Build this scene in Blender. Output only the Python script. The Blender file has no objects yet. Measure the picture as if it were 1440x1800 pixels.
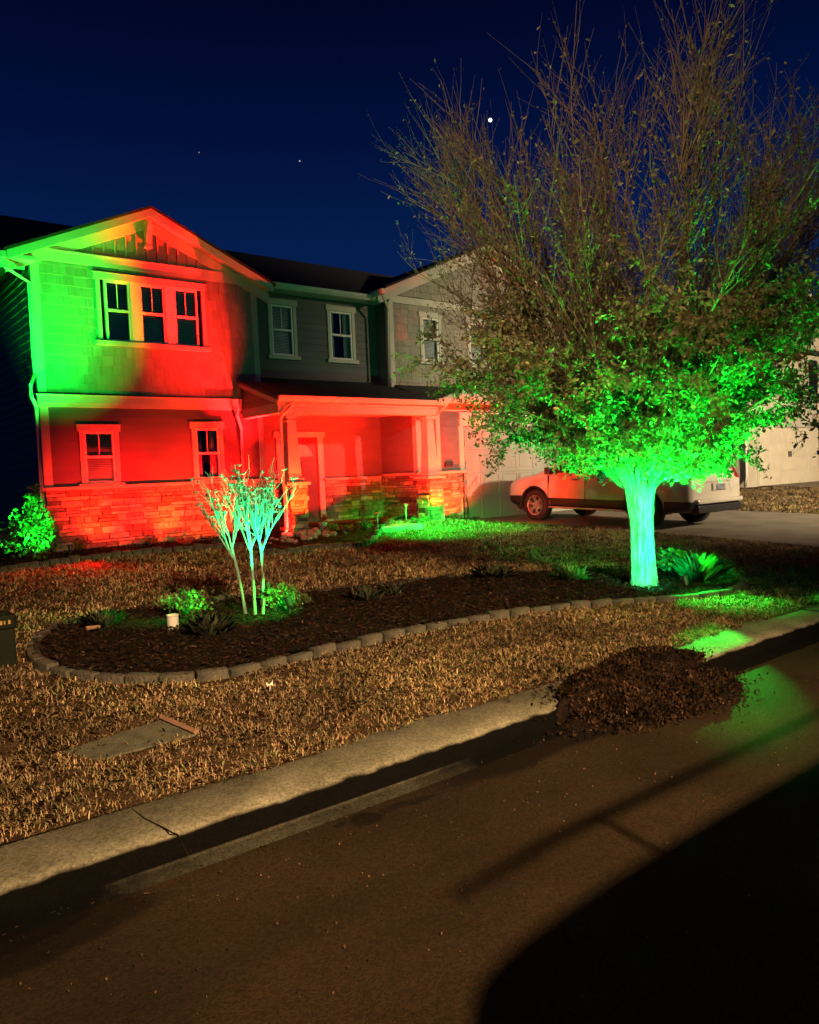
import bpy, bmesh, math, random
import numpy as np
from mathutils import Vector, Matrix
random.seed(7); RNG = np.random.default_rng(7)
S = bpy.context.scene; COL = S.collection
# ------------------------------------------------------------------ camera frame (used to size things from the photo)
FPX, CZ = 1370.0, 1.6
YAW, PIT, ROL = math.radians(51.6), math.radians(2.84), math.radians(2.4)
F0 = Vector((math.cos(YAW), math.sin(YAW), 0)); R0 = Vector((math.sin(YAW), -math.cos(YAW), 0)); Z0 = Vector((0, 0, 1))
CF = F0*math.cos(PIT) - Z0*math.sin(PIT); CU = F0*math.sin(PIT) + Z0*math.cos(PIT)
CR = R0*math.cos(ROL) - CU*math.sin(ROL); CUP = CU*math.cos(ROL) + R0*math.sin(ROL)
def ray(x, y): return CF + CR*((x-720)/FPX) + CUP*((900-y)/FPX)
def onz(x, y, z):
    d = ray(x, y); t = (z-CZ)/d.z; return Vector((d.x*t, d.y*t, z))
def sm(a, b, v):
    t = min(1, max(0, (v-a)/(b-a))); return t*t*(3-2*t)
def T(X, Y):
    z = .15 + .0315*max(0, min(Y, 14.5)-3.5)
    return z + .13*sm(6.2, 7.2, X)*(1-sm(10.9, 12.2, X))*sm(11.2, 12.5, Y)
def G(x, y):
    z = .2
    for i in range(40):
        P = onz(x, y, z); z = T(P.x, P.y)
    return Vector((P.x, P.y, z))
# ------------------------------------------------------------------ materials
def nn(nt, typ, **kw):
    n = nt.nodes.new(typ)
    for k, v in kw.items(): setattr(n, k, v)
    return n
def mat(name, c1, c2=None, rough=.7, scale=8, bump=0, bscale=60, detail=6, metal=0, attr=False, stretch=(1,1,1), coat=0, spec=.5, lo=.35, hi=.65, trans=0):
    m = bpy.data.materials.new(name); m.use_nodes = True; nt = m.node_tree; b = nt.nodes['Principled BSDF']
    b.inputs['Roughness'].default_value = rough; b.inputs['Metallic'].default_value = metal
    b.inputs['Coat Weight'].default_value = coat; b.inputs['Specular IOR Level'].default_value = spec
    tc = nn(nt, 'ShaderNodeTexCoord'); mp = nn(nt, 'ShaderNodeMapping'); mp.inputs['Scale'].default_value = stretch
    nt.links.new(tc.outputs['Object'], mp.inputs['Vector'])
    c2 = c2 or tuple(v*.75 for v in c1)
    n = nn(nt, 'ShaderNodeTexNoise'); n.inputs['Scale'].default_value = scale; n.inputs['Detail'].default_value = detail
    nt.links.new(mp.outputs['Vector'], n.inputs['Vector'])
    r = nn(nt, 'ShaderNodeValToRGB'); r.color_ramp.elements[0].position = lo; r.color_ramp.elements[1].position = hi
    r.color_ramp.elements[0].color = (*c2, 1); r.color_ramp.elements[1].color = (*c1, 1)
    nt.links.new(n.outputs['Fac'], r.inputs['Fac']); out = r.outputs['Color']
    if attr:
        a = nn(nt, 'ShaderNodeAttribute'); a.attribute_name = 'tint'
        mx = nn(nt, 'ShaderNodeMix', data_type='RGBA', blend_type='MULTIPLY'); mx.inputs['Factor'].default_value = 1
        nt.links.new(out, mx.inputs[6]); nt.links.new(a.outputs['Color'], mx.inputs[7]); out = mx.outputs[2]
    nt.links.new(out, b.inputs['Base Color'])
    if bump:
        n2 = nn(nt, 'ShaderNodeTexNoise'); n2.inputs['Scale'].default_value = bscale; n2.inputs['Detail'].default_value = 8
        nt.links.new(mp.outputs['Vector'], n2.inputs['Vector'])
        bp = nn(nt, 'ShaderNodeBump'); bp.inputs['Strength'].default_value = bump; bp.inputs['Distance'].default_value = .02
        nt.links.new(n2.outputs['Fac'], bp.inputs['Height']); nt.links.new(bp.outputs['Normal'], b.inputs['Normal'])
    if trans:
        tl = nn(nt, 'ShaderNodeBsdfTranslucent'); nt.links.new(out, tl.inputs['Color'])
        ms = nn(nt, 'ShaderNodeMixShader'); ms.inputs[0].default_value = trans
        nt.links.new(b.outputs[0], ms.inputs[1]); nt.links.new(tl.outputs[0], ms.inputs[2])
        nt.links.new(ms.outputs[0], nt.nodes['Material Output'].inputs['Surface'])
    return m
def glassmat(name, tint=(.8,.85,.85), fac=.12):
    m = bpy.data.materials.new(name); m.use_nodes = True; nt = m.node_tree; nt.nodes.clear()
    o = nn(nt, 'ShaderNodeOutputMaterial'); t = nn(nt, 'ShaderNodeBsdfTransparent'); t.inputs[0].default_value = (*tint, 1)
    g = nn(nt, 'ShaderNodeBsdfGlossy'); g.inputs['Roughness'].default_value = .03
    fr = nn(nt, 'ShaderNodeFresnel'); fr.inputs[0].default_value = 1.6
    x = nn(nt, 'ShaderNodeMixShader'); nt.links.new(fr.outputs[0], x.inputs[0])
    nt.links.new(t.outputs[0], x.inputs[1]); nt.links.new(g.outputs[0], x.inputs[2]); nt.links.new(x.outputs[0], o.inputs[0])
    return m
def emis(name, c, s):
    m = bpy.data.materials.new(name); m.use_nodes = True; b = m.node_tree.nodes['Principled BSDF']
    b.inputs['Base Color'].default_value = (*c, 1); b.inputs['Emission Color'].default_value = (*c, 1); b.inputs['Emission Strength'].default_value = s
    return m
M = {}
M['lap'] = mat('grey lap siding paint', (.118,.115,.105), (.10,.098,.09), .62, 3, .25, 90, stretch=(.4,.4,3))
M['shake'] = mat('taupe shingle siding paint', (.30,.275,.20), (.25,.23,.165), .65, 5, .3, 120, attr=True, stretch=(3,3,.5))
M['batten'] = mat('taupe board paint', (.32,.29,.21), (.28,.25,.185), .6, 4, .1, 80)
M['trim'] = mat('cream trim paint', (.50,.46,.36), (.44,.41,.32), .5, 3, .08, 60)
M['white'] = mat('white vinyl', (.72,.70,.62), (.66,.64,.57), .4, 6)
M['gutter'] = mat('cream gutter enamel', (.55,.52,.42), (.48,.45,.36), .4, 4, .05, 20)
M['stone'] = mat('ledge stone', (.30,.23,.16), (.17,.13,.095), .85, 14, .9, 45, attr=True)
M['mortar'] = mat('mortar', (.05,.045,.04), None, .9, 20, .5)
M['cap'] = mat('cast stone cap', (.42,.37,.29), (.34,.30,.23), .75, 12, .3)
M['shingle'] = mat('dark roof shingles', (.030,.026,.022), (.016,.014,.012), .9, 30, .8, 70, attr=False)
M['soffit'] = mat('soffit paint', (.55,.52,.42), None, .6, 2)
M['door'] = mat('dark red door paint', (.09,.02,.018), (.07,.015,.014), .35, 3)
M['dark'] = mat('dark interior', (.012,.012,.012), None, .9)
M['glass'] = glassmat('window glass')
M['blind'] = mat('white blind slats', (.75,.75,.70), None, .6, 3)
M['curtain'] = mat('white curtain cloth', (.45,.43,.42), (.3,.3,.3), .8, 6, stretch=(6,6,.4))
M['gdoor'] = mat('cream garage door steel', (.34,.315,.26), (.30,.28,.225), .5, 3, .12, 40, stretch=(1,1,.3))
M['nwall'] = mat('pale neighbour siding', (.50,.44,.33), (.44,.385,.29), .6, 3, .1)
M['ngdoor'] = mat('pale neighbour garage door', (.62,.55,.42), (.56,.49,.37), .5, 3, .08)
M['black'] = mat('black plastic', (.012,.012,.012), None, .45, 8)
M['rubber'] = mat('tyre rubber', (.012,.012,.012), None, .8, 30, .2)
M['alloy'] = mat('silver alloy', (.62,.62,.60), None, .3, 9, metal=.85)
M['paint'] = mat('pearl white car paint', (.55,.50,.41), (.54,.49,.40), .28, 2, coat=.6)
M['cglass'] = mat('dark tinted car glass', (.01,.012,.012), None, .06, 3)
M['chrome'] = mat('chrome', (.7,.7,.7), None, .15, 3, metal=1)
M['tail'] = mat('red tail lamp plastic', (.35,.01,.01), None, .15, 3)
M['plate'] = mat('licence plate', (.35,.36,.38), (.08,.1,.14), .4, 40)
M['bark'] = mat('grey brown bark', (.28,.25,.18), (.09,.075,.05), .85, 16, 1.0, 34, stretch=(3,3,.35))
M['twig'] = mat('brown twigs', (.19,.115,.055), (.10,.062,.032), .85, 9, .3)
M['crapebark'] = mat('smooth pale crape myrtle bark', (.17,.30,.20), (.12,.21,.14), .6, 18, .3, 50, stretch=(2,2,.4))
M['leaf'] = mat('fading olive leaves', (.20,.145,.05), (.12,.10,.035), .6, 1.3, attr=True, trans=.3)
M['shrubleaf'] = mat('green shrub leaves', (.10,.15,.04), (.06,.09,.025), .5, 5, attr=True, trans=.25)
M['dryplant'] = mat('dull grey green foliage', (.07,.08,.035), (.04,.045,.02), .7, 5, attr=True, trans=.2)
M['grass'] = mat('dormant straw grass', (.52,.355,.18), (.31,.21,.10), .75, 1.6, attr=True, trans=.2, lo=.38, hi=.6)
M['soil'] = mat('thatch and soil', (.085,.05,.022), (.035,.021,.011), .95, 6, 1, 60, spec=.08)
M['mulch'] = mat('dark bark mulch', (.017,.010,.006), (.007,.004,.003), .95, 25, 1, 90, spec=.08)
M['chips'] = mat('bark mulch chips', (.040,.022,.013), (.013,.008,.005), .9, 12, attr=True, spec=.08)
M['pilechips'] = mat('dry leaf and bark litter', (.075,.042,.022), (.013,.008,.005), .9, 9, attr=True, spec=.08)
M['block'] = mat('weathered concrete edging', (.115,.105,.075), (.03,.028,.021), .9, 7, .9, 40)
M['rock'] = mat('river rock', (.36,.26,.2), (.2,.15,.12), .7, 12, .2)
M['plastic'] = mat('white plastic', (.7,.68,.6), None, .4, 4)
M['pedestal'] = mat('dark green utility steel', (.009,.011,.005), (.006,.007,.0035), .7, 6, .1, spec=.15)
M['yellow'] = mat('yellow sticker', (.4,.25,.05), None, .5, 3)
M['cover'] = mat('green grey utility lid', (.10,.10,.06), (.06,.06,.038), .8, 12, .5)
M['wood'] = mat('weathered wood', (.28,.15,.09), (.16,.09,.06), .8, 12, .3)
M['drive'] = mat('concrete driveway', (.20,.17,.125), (.13,.11,.08), .8, 1.5, .25, 60)
M['walk'] = mat('concrete walk', (.42,.40,.34), (.34,.32,.28), .7, 4, .2)
M['redplant'] = mat('red bracts', (.4,.02,.02), None, .6)
M['steel'] = mat('stainless lamp steel', (.6,.6,.58), None, .3, 5, metal=.7)
# ------------------------------------------------------------------ mesh builder
class MB:
    def __init__(s): s.v = []; s.f = []; s.t = []
    def quad(s, a, b, c, d, tint=1.0):
        i = len(s.v); s.v += [tuple(a), tuple(b), tuple(c), tuple(d)]; s.f.append((i, i+1, i+2, i+3)); s.t.append(tint)
    def tri(s, a, b, c, tint=1.0):
        i = len(s.v); s.v += [tuple(a), tuple(b), tuple(c)]; s.f.append((i, i+1, i+2)); s.t.append(tint)
    def box(s, x0, x1, y0, y1, z0, z1, tint=1.0):
        i = len(s.v); s.v += [(x, y, z) for z in (z0, z1) for y in (y0, y1) for x in (x0, x1)]
        for q in ((0,2,3,1),(4,5,7,6),(0,1,5,4),(2,6,7,3),(0,4,6,2),(1,3,7,5)): s.f.append(tuple(i+k for k in q)); s.t.append(tint)
    def prism(s, ring0, ring1, tint=1.0, caps=True):
        n = len(ring0); i = len(s.v); s.v += [tuple(p) for p in ring0] + [tuple(p) for p in ring1]
        for k in range(n): s.f.append((i+k, i+(k+1)%n, i+n+(k+1)%n, i+n+k)); s.t.append(tint)
        if caps: s.f.append(tuple(range(i+n-1, i-1, -1))); s.f.append(tuple(range(i+n, i+2*n))); s.t += [tint, tint]
    def slab(s, a, b, c, d, t): # top corners a..d, thickness downwards
        dn = lambda p: (p[0], p[1], p[2]-t)
        s.prism([dn(p) for p in (a, b, c, d)], [a, b, c, d])
    def frustum(s, cx, cy, z0, z1, w0, w1):
        r = lambda w, z: [(cx-w, cy-w, z), (cx+w, cy-w, z), (cx+w, cy+w, z), (cx-w, cy+w, z)]
        s.prism(r(w0/2, z0), r(w1/2, z1))
    def tube(s, pts, rad, n=8, tint=1.0, cap=True):
        pts = [Vector(p) for p in pts]; rings = []; up = Vector((.013, .021, 1)).normalized()
        for k, p in enumerate(pts):
            d = (pts[min(k+1, len(pts)-1)] - pts[max(k-1, 0)]).normalized()
            u = d.cross(up)
            if u.length < .05: u = d.cross(Vector((1, 0, 0)))
            u.normalize(); w = d.cross(u); r = rad[k] if hasattr(rad, '__len__') else rad
            rings.append([p + (u*math.cos(2*math.pi*j/n) + w*math.sin(2*math.pi*j/n))*r for j in range(n)])
        i = len(s.v)
        for rg in rings: s.v += [tuple(q) for q in rg]
        for k in range(len(rings)-1):
            for j in range(n):
                s.f.append((i+k*n+j, i+k*n+(j+1)%n, i+(k+1)*n+(j+1)%n, i+(k+1)*n+j)); s.t.append(tint)
        if cap and n > 2:
            s.f.append(tuple(range(i+n-1, i-1, -1))); s.f.append(tuple(range(i+(len(rings)-1)*n, i+len(rings)*n))); s.t += [tint, tint]
    def lathe(s, cx, cy, prof, n=20):
        i = len(s.v)
        for r, z in prof: s.v += [(cx+r*math.cos(2*math.pi*j/n), cy+r*math.sin(2*math.pi*j/n), z) for j in range(n)]
        for k in range(len(prof)-1):
            for j in range(n): s.f.append((i+k*n+j, i+k*n+(j+1)%n, i+(k+1)*n+(j+1)%n, i+(k+1)*n+j)); s.t.append(1.0)
        s.f.append(tuple(range(i+n-1, i-1, -1))); s.f.append(tuple(range(i+(len(prof)-1)*n, i+len(prof)*n))); s.t += [1.0, 1.0]
    def build(s, name, m, parent=None, smooth=False, bevel=0):
        me = bpy.data.meshes.new(name); me.from_pydata(s.v, [], s.f)
        me.materials.append(m)
        if any(t != 1.0 for t in s.t):
            ca = me.color_attributes.new('tint', 'FLOAT_COLOR', 'CORNER'); arr = []
            for f, t in zip(s.f, s.t):
                c = (t, t, t, 1) if not isinstance(t, tuple) else (*t, 1)
                arr += list(c)*len(f)
            ca.data.foreach_set('color', arr)
        elif m in (M['stone'], M['shake'], M['leaf'], M['grass'], M['chips'], M['pilechips'], M['shrubleaf'], M['dryplant']):
            ca = me.color_attributes.new('tint', 'FLOAT_COLOR', 'CORNER'); ca.data.foreach_set('color', [1.0]*(4*len(me.loops)))
        if smooth: me.polygons.foreach_set('use_smooth', [True]*len(me.polygons))
        me.validate(); me.update()
        o = bpy.data.objects.new(name, me); COL.objects.link(o); o.parent = parent
        if bevel:
            b = o.modifiers.new('b', 'BEVEL'); b.width = bevel; b.segments = 2; b.limit_method = 'ANGLE'
        return o
def cards(name, V, tint, m, parent=None, k=4):
    """V: (n,k,3) numpy array of small faces; tint (n,3)"""
    n = len(V); me = bpy.data.meshes.new(name)
    me.vertices.add(n*k); me.vertices.foreach_set('co', V.reshape(-1).astype(np.float32))
    me.loops.add(n*k); me.loops.foreach_set('vertex_index', np.arange(n*k, dtype=np.int32))
    me.polygons.add(n); me.polygons.foreach_set('loop_start', np.arange(0, n*k, k, dtype=np.int32))
    me.polygons.foreach_set('loop_total', np.full(n, k, dtype=np.int32))
    me.update(calc_edges=True); me.validate()
    ca = me.color_attributes.new('tint', 'FLOAT_COLOR', 'CORNER')
    c = np.ones((n, k, 4), dtype=np.float32); c[:, :, :3] = tint[:, None, :]
    ca.data.foreach_set('color', c.reshape(-1)); me.materials.append(m)
    o = bpy.data.objects.new(name, me); COL.objects.link(o); o.parent = parent
    return o
def leaves(P, size, up=.3, jitter=.4, asp=.55):
    """leaf-shaped quads (rhombus) at points P"""
    n = len(P); d = RNG.normal(size=(n, 3)); d[:, 2] += up; d /= np.linalg.norm(d, axis=1)[:, None]
    r = RNG.normal(size=(n, 3)); w = np.cross(d, r); w /= np.linalg.norm(w, axis=1)[:, None]
    s = (size*(1+jitter*RNG.uniform(-1, 1, n)))[:, None] if np.isscalar(size) else (size*(1+jitter*RNG.uniform(-1, 1, n)))[:, None]
    nr = np.cross(d, w)
    a = P; b = P + d*s*.5 + w*s*asp*.5 + nr*s*.08; c = P + d*s; e = P + d*s*.5 - w*s*asp*.5 + nr*s*.08
    return np.stack([a, b, c, e], 1)
def tag(o, label=None, cat=None, group=None, kind=None):
    if label: o['label'] = label
    if cat: o['category'] = cat
    if group: o['group'] = group
    if kind: o['kind'] = kind
    return o
def empty(name, loc, label, cat, group=None):
    o = bpy.data.objects.new(name, None); COL.objects.link(o); o.location = loc; o.empty_display_size = .1
    return tag(o, label, cat, group)
def at(o, parent): # parent an object built in world coordinates under an empty that sits elsewhere
    o.parent = parent; o.matrix_parent_inverse = Matrix.Translation(-Vector(parent.location)); return o
def inpoly(x, y, poly):
    c = np.zeros(x.shape, bool); n = len(poly)
    for i in range(n):
        x0, y0 = poly[i]; x1, y1 = poly[(i+1) % n]
        k = ((y0 > y) != (y1 > y)) & (x < (x1-x0)*(y-y0)/(y1-y0+1e-12)+x0); c ^= k
    return c
def Tn(X, Y):
    z = .15 + .0315*np.clip(np.minimum(Y, 14.5)-3.5, 0, None)
    s = lambda a, b, v: (lambda t: t*t*(3-2*t))(np.clip((v-a)/(b-a), 0, 1))
    return z + .13*s(6.2, 7.2, X)*(1-s(10.9, 12.2, X))*s(11.2, 12.5, Y)
# ------------------------------------------------------------------ GROUND
def sheet(name, x0, x1, y0, y1, nx, ny, zf, m, kind='structure'):
    b = MB(); xs = np.linspace(x0, x1, nx+1); ys = np.linspace(y0, y1, ny+1)
    b.v = [(x, y, zf(x, y)) for y in ys for x in xs]
    b.f = [(j*(nx+1)+i, j*(nx+1)+i+1, (j+1)*(nx+1)+i+1, (j+1)*(nx+1)+i) for j in range(ny) for i in range(nx)]; b.t = [1.0]*len(b.f)
    return tag(b.build(name, m, smooth=True), kind=kind)
sheet('lawn_ground', -12, 48, 3.5, 30, 120, 106, lambda x, y: T(x, y)+.012*math.sin(x*1.7+y)*math.sin(y*1.3), M['soil'])
sheet('ground', -300, 400, -300, 400, 4, 4, lambda x, y: -.12, M['soil'])
# road with oil stains and kerbside shade painted into the colour
def roadmat():
    m = mat('worn asphalt', (.030,.019,.009), (.019,.012,.0055), .95, 1.1, .5, 160, detail=8, spec=.12); nt = m.node_tree; b = nt.nodes['Principled BSDF']
    base = b.inputs['Base Color'].links[0].from_socket
    geo = nn(nt, 'ShaderNodeNewGeometry'); sep = nn(nt, 'ShaderNodeSeparateXYZ')
    nz = nn(nt, 'ShaderNodeTexNoise'); nz.inputs['Scale'].default_value = 2.2; nt.links.new(geo.outputs['Position'], nz.inputs['Vector'])
    ad = nn(nt, 'ShaderNodeVectorMath', operation='MULTIPLY_ADD'); ad.inputs[1].default_value = (.25, .25, 0)
    nt.links.new(nz.outputs['Color'], ad.inputs[0]); nt.links.new(geo.outputs['Position'], ad.inputs[2])
    def mth(op, a, bb):
        q = nn(nt, 'ShaderNodeMath', operation=op)
        for i, v in enumerate((a, bb)):
            if isinstance(v, (int, float)): q.inputs[i].default_value = v
            else: nt.links.new(v, q.inputs[i])
        return q.outputs[0]
    fac = None
    # (cx, cy, rx, ry, rotation, strength, softness) ellipses: oil spots, kerbside shade painted dark, faint streaks
    sp = []
    for px, py, rx, ry, st in ((640,1450,.10,.05,.75),(592,1462,.035,.02,.6),(720,1415,.17,.035,.6),(690,1428,.09,.03,.45),(815,1385,.07,.02,.4)):
        p = onz(px, py, 0); sp.append((p.x, p.y, rx, ry, 0, st, .35))
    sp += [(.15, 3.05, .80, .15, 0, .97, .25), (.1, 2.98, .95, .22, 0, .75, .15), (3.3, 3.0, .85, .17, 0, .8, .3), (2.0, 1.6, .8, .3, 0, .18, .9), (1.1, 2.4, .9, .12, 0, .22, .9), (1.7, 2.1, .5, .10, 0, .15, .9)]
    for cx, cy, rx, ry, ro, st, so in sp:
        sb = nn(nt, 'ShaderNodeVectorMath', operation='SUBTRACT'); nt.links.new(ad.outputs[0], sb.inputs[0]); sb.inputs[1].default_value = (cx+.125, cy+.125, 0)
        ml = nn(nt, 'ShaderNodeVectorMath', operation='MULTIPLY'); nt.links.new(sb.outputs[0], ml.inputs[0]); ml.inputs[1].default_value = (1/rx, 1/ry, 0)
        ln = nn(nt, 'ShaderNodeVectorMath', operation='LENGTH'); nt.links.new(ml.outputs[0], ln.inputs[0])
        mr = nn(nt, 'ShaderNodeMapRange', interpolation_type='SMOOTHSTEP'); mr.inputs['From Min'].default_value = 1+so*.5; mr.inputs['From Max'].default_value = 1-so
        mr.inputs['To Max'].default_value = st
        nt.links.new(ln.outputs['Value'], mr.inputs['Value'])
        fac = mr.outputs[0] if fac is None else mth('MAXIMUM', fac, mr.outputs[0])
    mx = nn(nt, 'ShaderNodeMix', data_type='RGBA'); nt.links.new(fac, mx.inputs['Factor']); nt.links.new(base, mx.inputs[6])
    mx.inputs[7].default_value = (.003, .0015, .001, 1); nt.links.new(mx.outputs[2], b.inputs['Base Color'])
    return m
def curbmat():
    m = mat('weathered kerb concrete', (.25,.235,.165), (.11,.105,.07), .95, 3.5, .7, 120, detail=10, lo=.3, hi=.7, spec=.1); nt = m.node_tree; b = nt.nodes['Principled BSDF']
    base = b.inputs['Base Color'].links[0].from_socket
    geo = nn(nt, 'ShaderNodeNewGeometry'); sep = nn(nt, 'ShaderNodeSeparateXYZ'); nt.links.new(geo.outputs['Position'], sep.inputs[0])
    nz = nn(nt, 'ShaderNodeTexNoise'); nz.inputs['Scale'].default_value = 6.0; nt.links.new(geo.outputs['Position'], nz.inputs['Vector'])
    # gutter pan dirt, and shade of kerb face and gutter painted near-black
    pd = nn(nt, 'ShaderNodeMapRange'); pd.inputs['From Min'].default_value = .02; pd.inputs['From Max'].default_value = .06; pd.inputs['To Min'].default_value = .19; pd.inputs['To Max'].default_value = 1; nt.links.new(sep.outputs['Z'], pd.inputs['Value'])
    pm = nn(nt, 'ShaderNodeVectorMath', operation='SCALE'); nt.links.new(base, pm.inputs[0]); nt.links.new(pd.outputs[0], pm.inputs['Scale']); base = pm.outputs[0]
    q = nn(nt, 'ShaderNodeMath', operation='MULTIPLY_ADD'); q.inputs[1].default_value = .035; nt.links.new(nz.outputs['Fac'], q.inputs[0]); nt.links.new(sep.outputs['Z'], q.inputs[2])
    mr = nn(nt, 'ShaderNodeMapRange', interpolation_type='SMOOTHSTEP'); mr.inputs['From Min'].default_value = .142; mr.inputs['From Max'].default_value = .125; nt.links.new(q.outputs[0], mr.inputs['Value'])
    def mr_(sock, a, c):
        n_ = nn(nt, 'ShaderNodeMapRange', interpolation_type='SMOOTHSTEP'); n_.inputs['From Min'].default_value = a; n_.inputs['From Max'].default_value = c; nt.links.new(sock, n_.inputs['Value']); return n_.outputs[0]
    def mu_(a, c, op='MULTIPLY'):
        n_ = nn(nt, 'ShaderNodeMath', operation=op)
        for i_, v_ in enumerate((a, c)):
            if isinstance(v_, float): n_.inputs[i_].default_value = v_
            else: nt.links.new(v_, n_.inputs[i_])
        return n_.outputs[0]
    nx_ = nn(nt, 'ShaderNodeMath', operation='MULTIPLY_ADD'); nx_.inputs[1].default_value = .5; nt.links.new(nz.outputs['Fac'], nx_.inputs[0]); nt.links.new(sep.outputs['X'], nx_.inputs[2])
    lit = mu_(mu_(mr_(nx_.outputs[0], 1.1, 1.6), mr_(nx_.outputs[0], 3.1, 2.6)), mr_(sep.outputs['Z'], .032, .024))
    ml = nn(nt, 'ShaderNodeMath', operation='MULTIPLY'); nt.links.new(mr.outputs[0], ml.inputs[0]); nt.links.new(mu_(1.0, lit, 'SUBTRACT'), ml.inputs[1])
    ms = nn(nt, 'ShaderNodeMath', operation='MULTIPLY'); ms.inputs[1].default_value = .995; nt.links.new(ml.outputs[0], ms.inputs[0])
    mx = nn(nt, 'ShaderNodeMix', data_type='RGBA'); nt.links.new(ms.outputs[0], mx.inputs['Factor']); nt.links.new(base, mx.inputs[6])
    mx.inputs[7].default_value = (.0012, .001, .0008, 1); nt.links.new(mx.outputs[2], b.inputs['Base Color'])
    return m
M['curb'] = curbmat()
M['road'] = roadmat()
def speckle(m, sc, lo_, hi_, amt):
    nt = m.node_tree; b = nt.nodes['Principled BSDF']; base = b.inputs['Base Color'].links[0].from_socket
    geo = nn(nt, 'ShaderNodeNewGeometry'); v = nn(nt, 'ShaderNodeTexVoronoi'); v.inputs['Scale'].default_value = sc; nt.links.new(geo.outputs['Position'], v.inputs['Vector'])
    sp = nn(nt, 'ShaderNodeSeparateColor'); nt.links.new(v.outputs['Color'], sp.inputs[0])
    r = nn(nt, 'ShaderNodeMapRange'); r.inputs['To Min'].default_value = lo_; r.inputs['To Max'].default_value = hi_; nt.links.new(sp.outputs[0], r.inputs['Value'])
    mx = nn(nt, 'ShaderNodeVectorMath', operation='SCALE'); nt.links.new(base, mx.inputs[0]); nt.links.new(r.outputs[0], mx.inputs['Scale']); nt.links.new(mx.outputs[0], b.inputs['Base Color'])
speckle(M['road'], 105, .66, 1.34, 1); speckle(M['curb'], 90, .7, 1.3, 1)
RZ_ = 0
def rz(x, y): return .004*math.sin(x*.8)*math.sin(y*.9) + .006
sheet('road', -60, 120, -5.2, 3.07, 180, 10, rz, M['road'])
def sweep(name, prof, x0, x1, n, m, kind):
    b = MB(); xs = np.linspace(x0, x1, n+1); k = len(prof)
    for x in xs:
        for y, z in prof: b.v.append((x, y+.006*math.sin(x*2.1), z+.003*math.sin(x*3.7+y)))
    for i in range(n):
        for j in range(k-1): b.f.append((i*k+j, (i+1)*k+j, (i+1)*k+j+1, i*k+j+1)); b.t.append(1.0)
    return tag(b.build(name, m, smooth=True), kind=kind)
CP = [(3.58,-.05),(3.56,.13),(3.545,.146),(3.24,.140),(3.195,.134),(3.165,.115),(3.145,.06),(3.13,.026),(3.11,.018),(3.04,.012),(3.02,-.05)]
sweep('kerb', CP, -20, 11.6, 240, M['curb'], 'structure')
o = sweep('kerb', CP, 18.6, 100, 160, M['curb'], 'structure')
# joints / cracks cut in the kerb: thin dark grooves
for pts in ([(225,1415),(255,1438),(290,1455),(302,1462)], ):
    b = MB(); P = [onz(px, py, .149) for px, py in pts]; P = [Vector((p.x, min(p.y, 3.55), .146)) for p in P]
    b.tube(P + [Vector((P[-1].x+.03, 3.165, .12)), Vector((P[-1].x+.06, 3.135, .03))], .004, 4); tag(b.build('kerb_crack', M['mulch']), kind='structure')
for jx in (-1.6, 4.45, 7.5, 10.5):
    b = MB(); b.tube([Vector((jx, y_, z_+.0015)) for y_, z_ in CP[2:9]], .004, 4); tag(b.build('kerb_joint', M['mulch']), kind='structure')
# driveway sheets
def strip(name, edgeL, edgeR, m, dz, kind='structure', n=30):
    b = MB(); rows = []
    for i in range(n+1):
        t = i/n*(len(edgeL)-1); k = min(int(t), len(edgeL)-2); u = t-k
        L = [edgeL[k][j]*(1-u)+edgeL[k+1][j]*u for j in (0, 1)]; R = [edgeR[k][j]*(1-u)+edgeR[k+1][j]*u for j in (0, 1)]
        rows.append([(L[0]+(R[0]-L[0])*w/8, L[1]+(R[1]-L[1])*w/8) for w in range(9)])
    for r in rows:
        for x, y in r: b.v.append((x, y, (T(x, y) if y > 3.5 else .15-(3.5-y)*.42)+dz))
    for i in range(n):
        for w in range(8): b.f.append((i*9+w, i*9+w+1, (i+1)*9+w+1, (i+1)*9+w)); b.t.append(1.0)
    return tag(b.build(name, m, smooth=True), kind=kind)
DRL = [(11.5,3.2),(11.9,4.2),(12.25,6.0),(12.5,9),(12.35,11.5),(12.0,13.3)]
DRR = [(18.7,3.2),(18.3,4.2),(18.0,6.0),(17.9,9),(17.7,11.5),(17.4,13.3)]
strip('driveway', DRL, DRR, M['drive'], .02)
strip('neighbour_driveway', [(26.6,3.4),(28.0,6),(29.6,15.4)], [(36,3.4),(36,6),(36,15.4)], M['drive'], .03)
# front walk to the porch
WK = [(9.0,11.75),(9.75,11.75),(9.75,13.0),(10.6,13.0),(10.6,14.45),(8.0,14.45),(8.0,13.0),(9.0,13.0)]
b = MB(); b.box(7.75,10.68,12.75,14.45,.4,.60); b.box(8.75,9.75,11.9,12.745,.38,.585); tag(b.build('front_walk', M['walk'], bevel=.01), kind='structure')
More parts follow.
